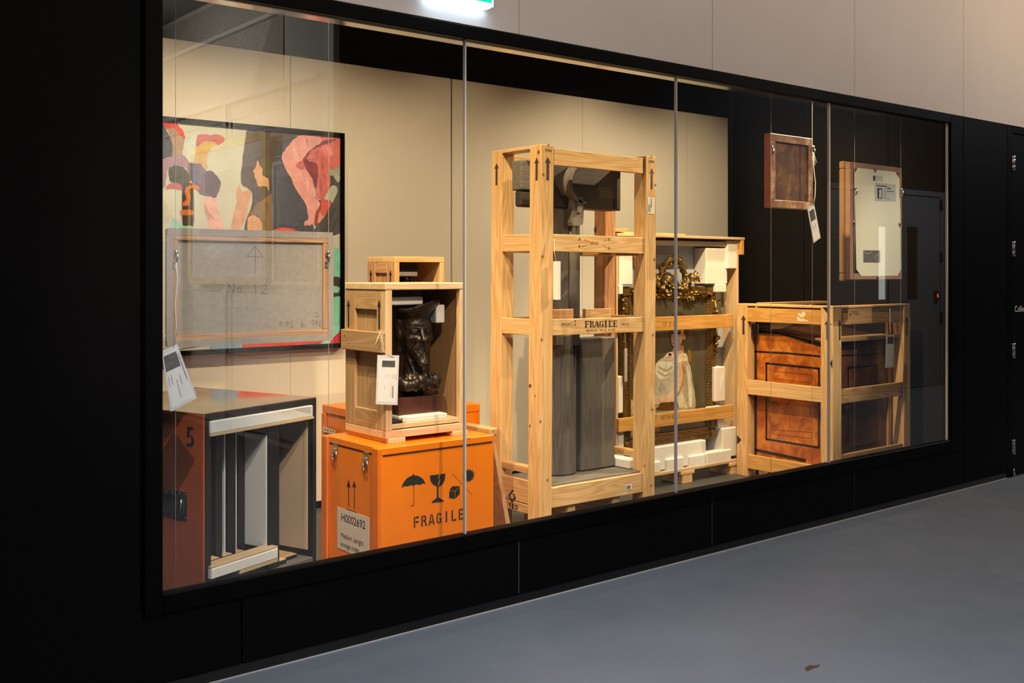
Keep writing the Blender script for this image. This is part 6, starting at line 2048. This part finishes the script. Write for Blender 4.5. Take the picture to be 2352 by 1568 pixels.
for b in ((a0, a1, z1_ - fw, z1_), (a0, a1, z0_, z0_ + fw), (a0, a0 + fw, z0_ + fw, z1_ - fw), (a1 - fw, a1, z0_ + fw, z1_ - fw)):
    box('stretcher_bar', (b[0], b[1], YC + .008, YC + dp, b[2], b[3]), M_STAIN, sp, 0.003)
box('stretcher_edge', (a0 - .003, a0 - .0002, YC + .009, YC + dp, z0_, z1_), M_EDGE, sp, 0.0005, 'orange-brown left edge')
box('canvas_back', (a0 + fw, a1 - fw, YC + .020, YC + .03, z0_ + fw, z1_ - fw), burl('stained_canvas', alb(132, 84, 40, (220, 180, 130)), alb(96, 50, 26, (220, 180, 130)), alb(54, 36, 22, (220, 180, 130)), 0.7), sp, 0)
for px in (1772, 1867):
    X, Z = FP(px, 345, YC)
    h = tube('hanger_hook', [(X, YC - .004, Z + .022), (X + .004, YC - .012, Z), (X, YC - .012, Z - .02), (X - .004, YC + .004, Z - .03)], .004, M_STEEL, sp, 8, 'steel cable hook', (0.7, 1.6, 1.2, 0.8))
    lathe('hook_body', [(.002, .0), (.008, .004), (.009, .016), (.006, .024), (.002, .026)], M_STEEL, h, (X, YC - .004, Z + .004), 10)
tag_label('paper_tag', 'white tag hanging from white tape at the lower right of the small brown stretcher', [(1854, 477), (1870, 468), (1885, 546), (1869, 558)], YC - .02,
          [(1868, 352, YC - .01), (1869, 385, YC - .016), (1873, 420, YC - .018), (1872, 450, YC - .02), (1868, 472, YC - .021)], (.14, .12, .84, .42), [(.30, .55, .70, .05), (.60, .52, .66, .05)], sr=.003)
tube('tape_end', [(*(lambda q: (q[0], YC - .016, q[1]))(FP(x, y, YC - .016)),) for x, y in ((1868, 352), (1872, 362), (1876, 374))], .004, M_STRING, bpy.data.objects[[o.name for o in bpy.data.objects if o.name.startswith('paper_tag')][-1]], 6)
tube('tape_end', [(*(lambda q: (q[0], YC - .014, q[1]))(FP(x, y, YC - .014)),) for x, y in ((1868, 350), (1871, 364), (1872, 380))], .004, M_STRING, bpy.data.objects[[o.name for o in bpy.data.objects if o.name.startswith('paper_tag')][-1]], 6)

h0, h1 = FP(1955, 373, YC)[0], FP(2074, 640, YC)[0]
hz1, hz0 = FP(1955, 372, YC)[1], FP(1958, 642, YC)[1]
fb = thing('framed_picture', ((h0 + h1) / 2, YC + .03, hz0), 'brown framed picture hung face away, showing its cream backing board', 'picture')
M_FRM = mat('brown_frame_back', alb(150, 92, 50, (220, 180, 130)), 0.35, noise=0.15, nscale=10)
fw = .040
for b in ((h0, h1, hz1 - fw, hz1), (h0, h1, hz0, hz0 + fw), (h0, h0 + fw, hz0 + fw, hz1 - fw), (h1 - fw, h1, hz0 + fw, hz1 - fw)):
    box('frame_rail', (b[0], b[1], YC + .008, YC + .045, b[2], b[3]), M_FRM, fb, 0.002)
    dx = -.012 if b[0] == h0 else 0
    box('frame_lip', (b[0] + dx, b[1] + (.012 if b[1] == h1 else 0), YC + .0455, YC + .085, b[2] - (.01 if b[2] == hz0 else 0), b[3] + (.01 if b[3] == hz1 else 0)), mat('worn_gilt_lip', alb(150, 96, 44, (220, 180, 130)), 0.35, 0.3), fb, 0.006, 'worn gilt outer lip')
by = YC + .0068
BQ = lambda pts: poly_px(pts, by, (1720, 190), 3.2)
bpz = BQ([(800, 625), (1075, 655), (1107, 705), (1120, 1370), (1092, 1418), (828, 1420), (790, 1370), (776, 670)])
prism('backing_board', bpz, 1, by - .0006, by + .0008, mat('cream_board', (0.70, 0.69, 0.54), 0.65), fb, 0, label='cream backing board with cut corners')
yy = by - .0006
up = BQ([(913, 720), (927, 720), (927, 695), (932, 695), (920, 678), (908, 695), (913, 695)])
decal('arrow_mark', [up], 1, yy, M_INK, fb)
decal('small_label', [BQ([(932, 682), (984, 686), (984, 722), (932, 722)])], 1, yy, mat('grey_label', (0.50, 0.49, 0.42), 0.6), fb, 0.0006)
lbp = BQ([(924, 733), (1078, 748), (1080, 874), (926, 868)])
decal('data_label', [lbp], 1, yy, mat('data_label_paper', (0.44, 0.44, 0.42), 0.5), fb, 0.0006, 'grey printed data label')
dl = [BQ([(943, 772), (977, 775), (978, 852), (944, 850)])]
dl2 = [BQ([(1014, 772), (1042, 774), (1042, 783), (1014, 781)]), BQ([(1014, 794), (1066, 797), (1066, 802), (1014, 799)]), BQ([(940, 752), (1014, 760), (1014, 766), (940, 758)])]
for i in range(5):
    y_ = 778 + i * 17
    dl2 += [BQ([(990, y_), (1006, y_ + 1), (1006, y_ + 4), (990, y_ + 3)])]
dl2 += [BQ([(1014, 852), (1030, 853), (1030, 856), (1014, 855)])]
decal('print_lines', dl + dl2, 1, yy, M_INK, fb, 0.0012)
decal('pale_figure_print', [BQ([(956, 790), (966, 780), (974, 800), (970, 846), (956, 846)])], 1, yy, mat('pale_figure', (0.42, 0.46, 0.44), 0.6), fb, 0.0016)
decal('photo_label', [BQ([(840, 1230), (964, 1232), (964, 1322), (841, 1320)])], 1, yy, mat('photo_grey', (0.12, 0.105, 0.095), 0.5, noise=0.3, nscale=30), fb, 0.0006, 'dark stuck-on photograph')
decal('photo_creases', ribbon(BQ([(845, 1240), (870, 1258), (895, 1250), (890, 1235)]), .004) + ribbon(BQ([(950, 1262), (922, 1278), (945, 1308)]), .004), 1, yy, mat('pale_crease', (0.40, 0.37, 0.33), 0.5), fb, 0.0010)
for px, py in ((1964, 438), (2070, 442)):
    X, Z = FP(px, py, YC)
    h = tube('hanger_hook', [(X, YC - .004, Z + .022), (X + .004, YC - .012, Z), (X, YC - .012, Z - .02), (X - .004, YC + .004, Z - .03)], .004, M_STEEL, fb, 8, 'steel cable hook', (0.7, 1.6, 1.2, 0.8))
    lathe('hook_body', [(.002, .0), (.008, .004), (.009, .016), (.006, .024), (.002, .026)], M_STEEL, h, (X, YC - .004, Z + .004), 10)
for px, py in ((2012, 388), (1963, 510), (2068, 514), (2018, 636)):
    X, Z = FP(px, py, YC)
    lathe('turn_clip', [(.011, 0), (.010, -.005), (.003, -.007)], mat('brass_clip', (0.35, 0.25, 0.12), 0.35, 0.9), fb, (X, YC + .006, Z), 12, axis=1)
    box('clip_arm', (X - .004, X + .004, YC + .001, YC + .006, Z - .022, Z), MATS['brass_clip'], fb, 0.001)

# ---- alike things carry one group phrase
GROUPS = {'hanging_cable': 'cables holding the hung pictures', 'paper_tag': 'paper tags tied to the exhibits', 'orange_crate': 'orange crates', 'wooden_crate': 'open fronted wooden crates'}
for o in list(COL.objects):
    if o.parent is None and o.name.split('.')[0] in GROUPS:
        o['group'] = GROUPS[o.name.split('.')[0]]
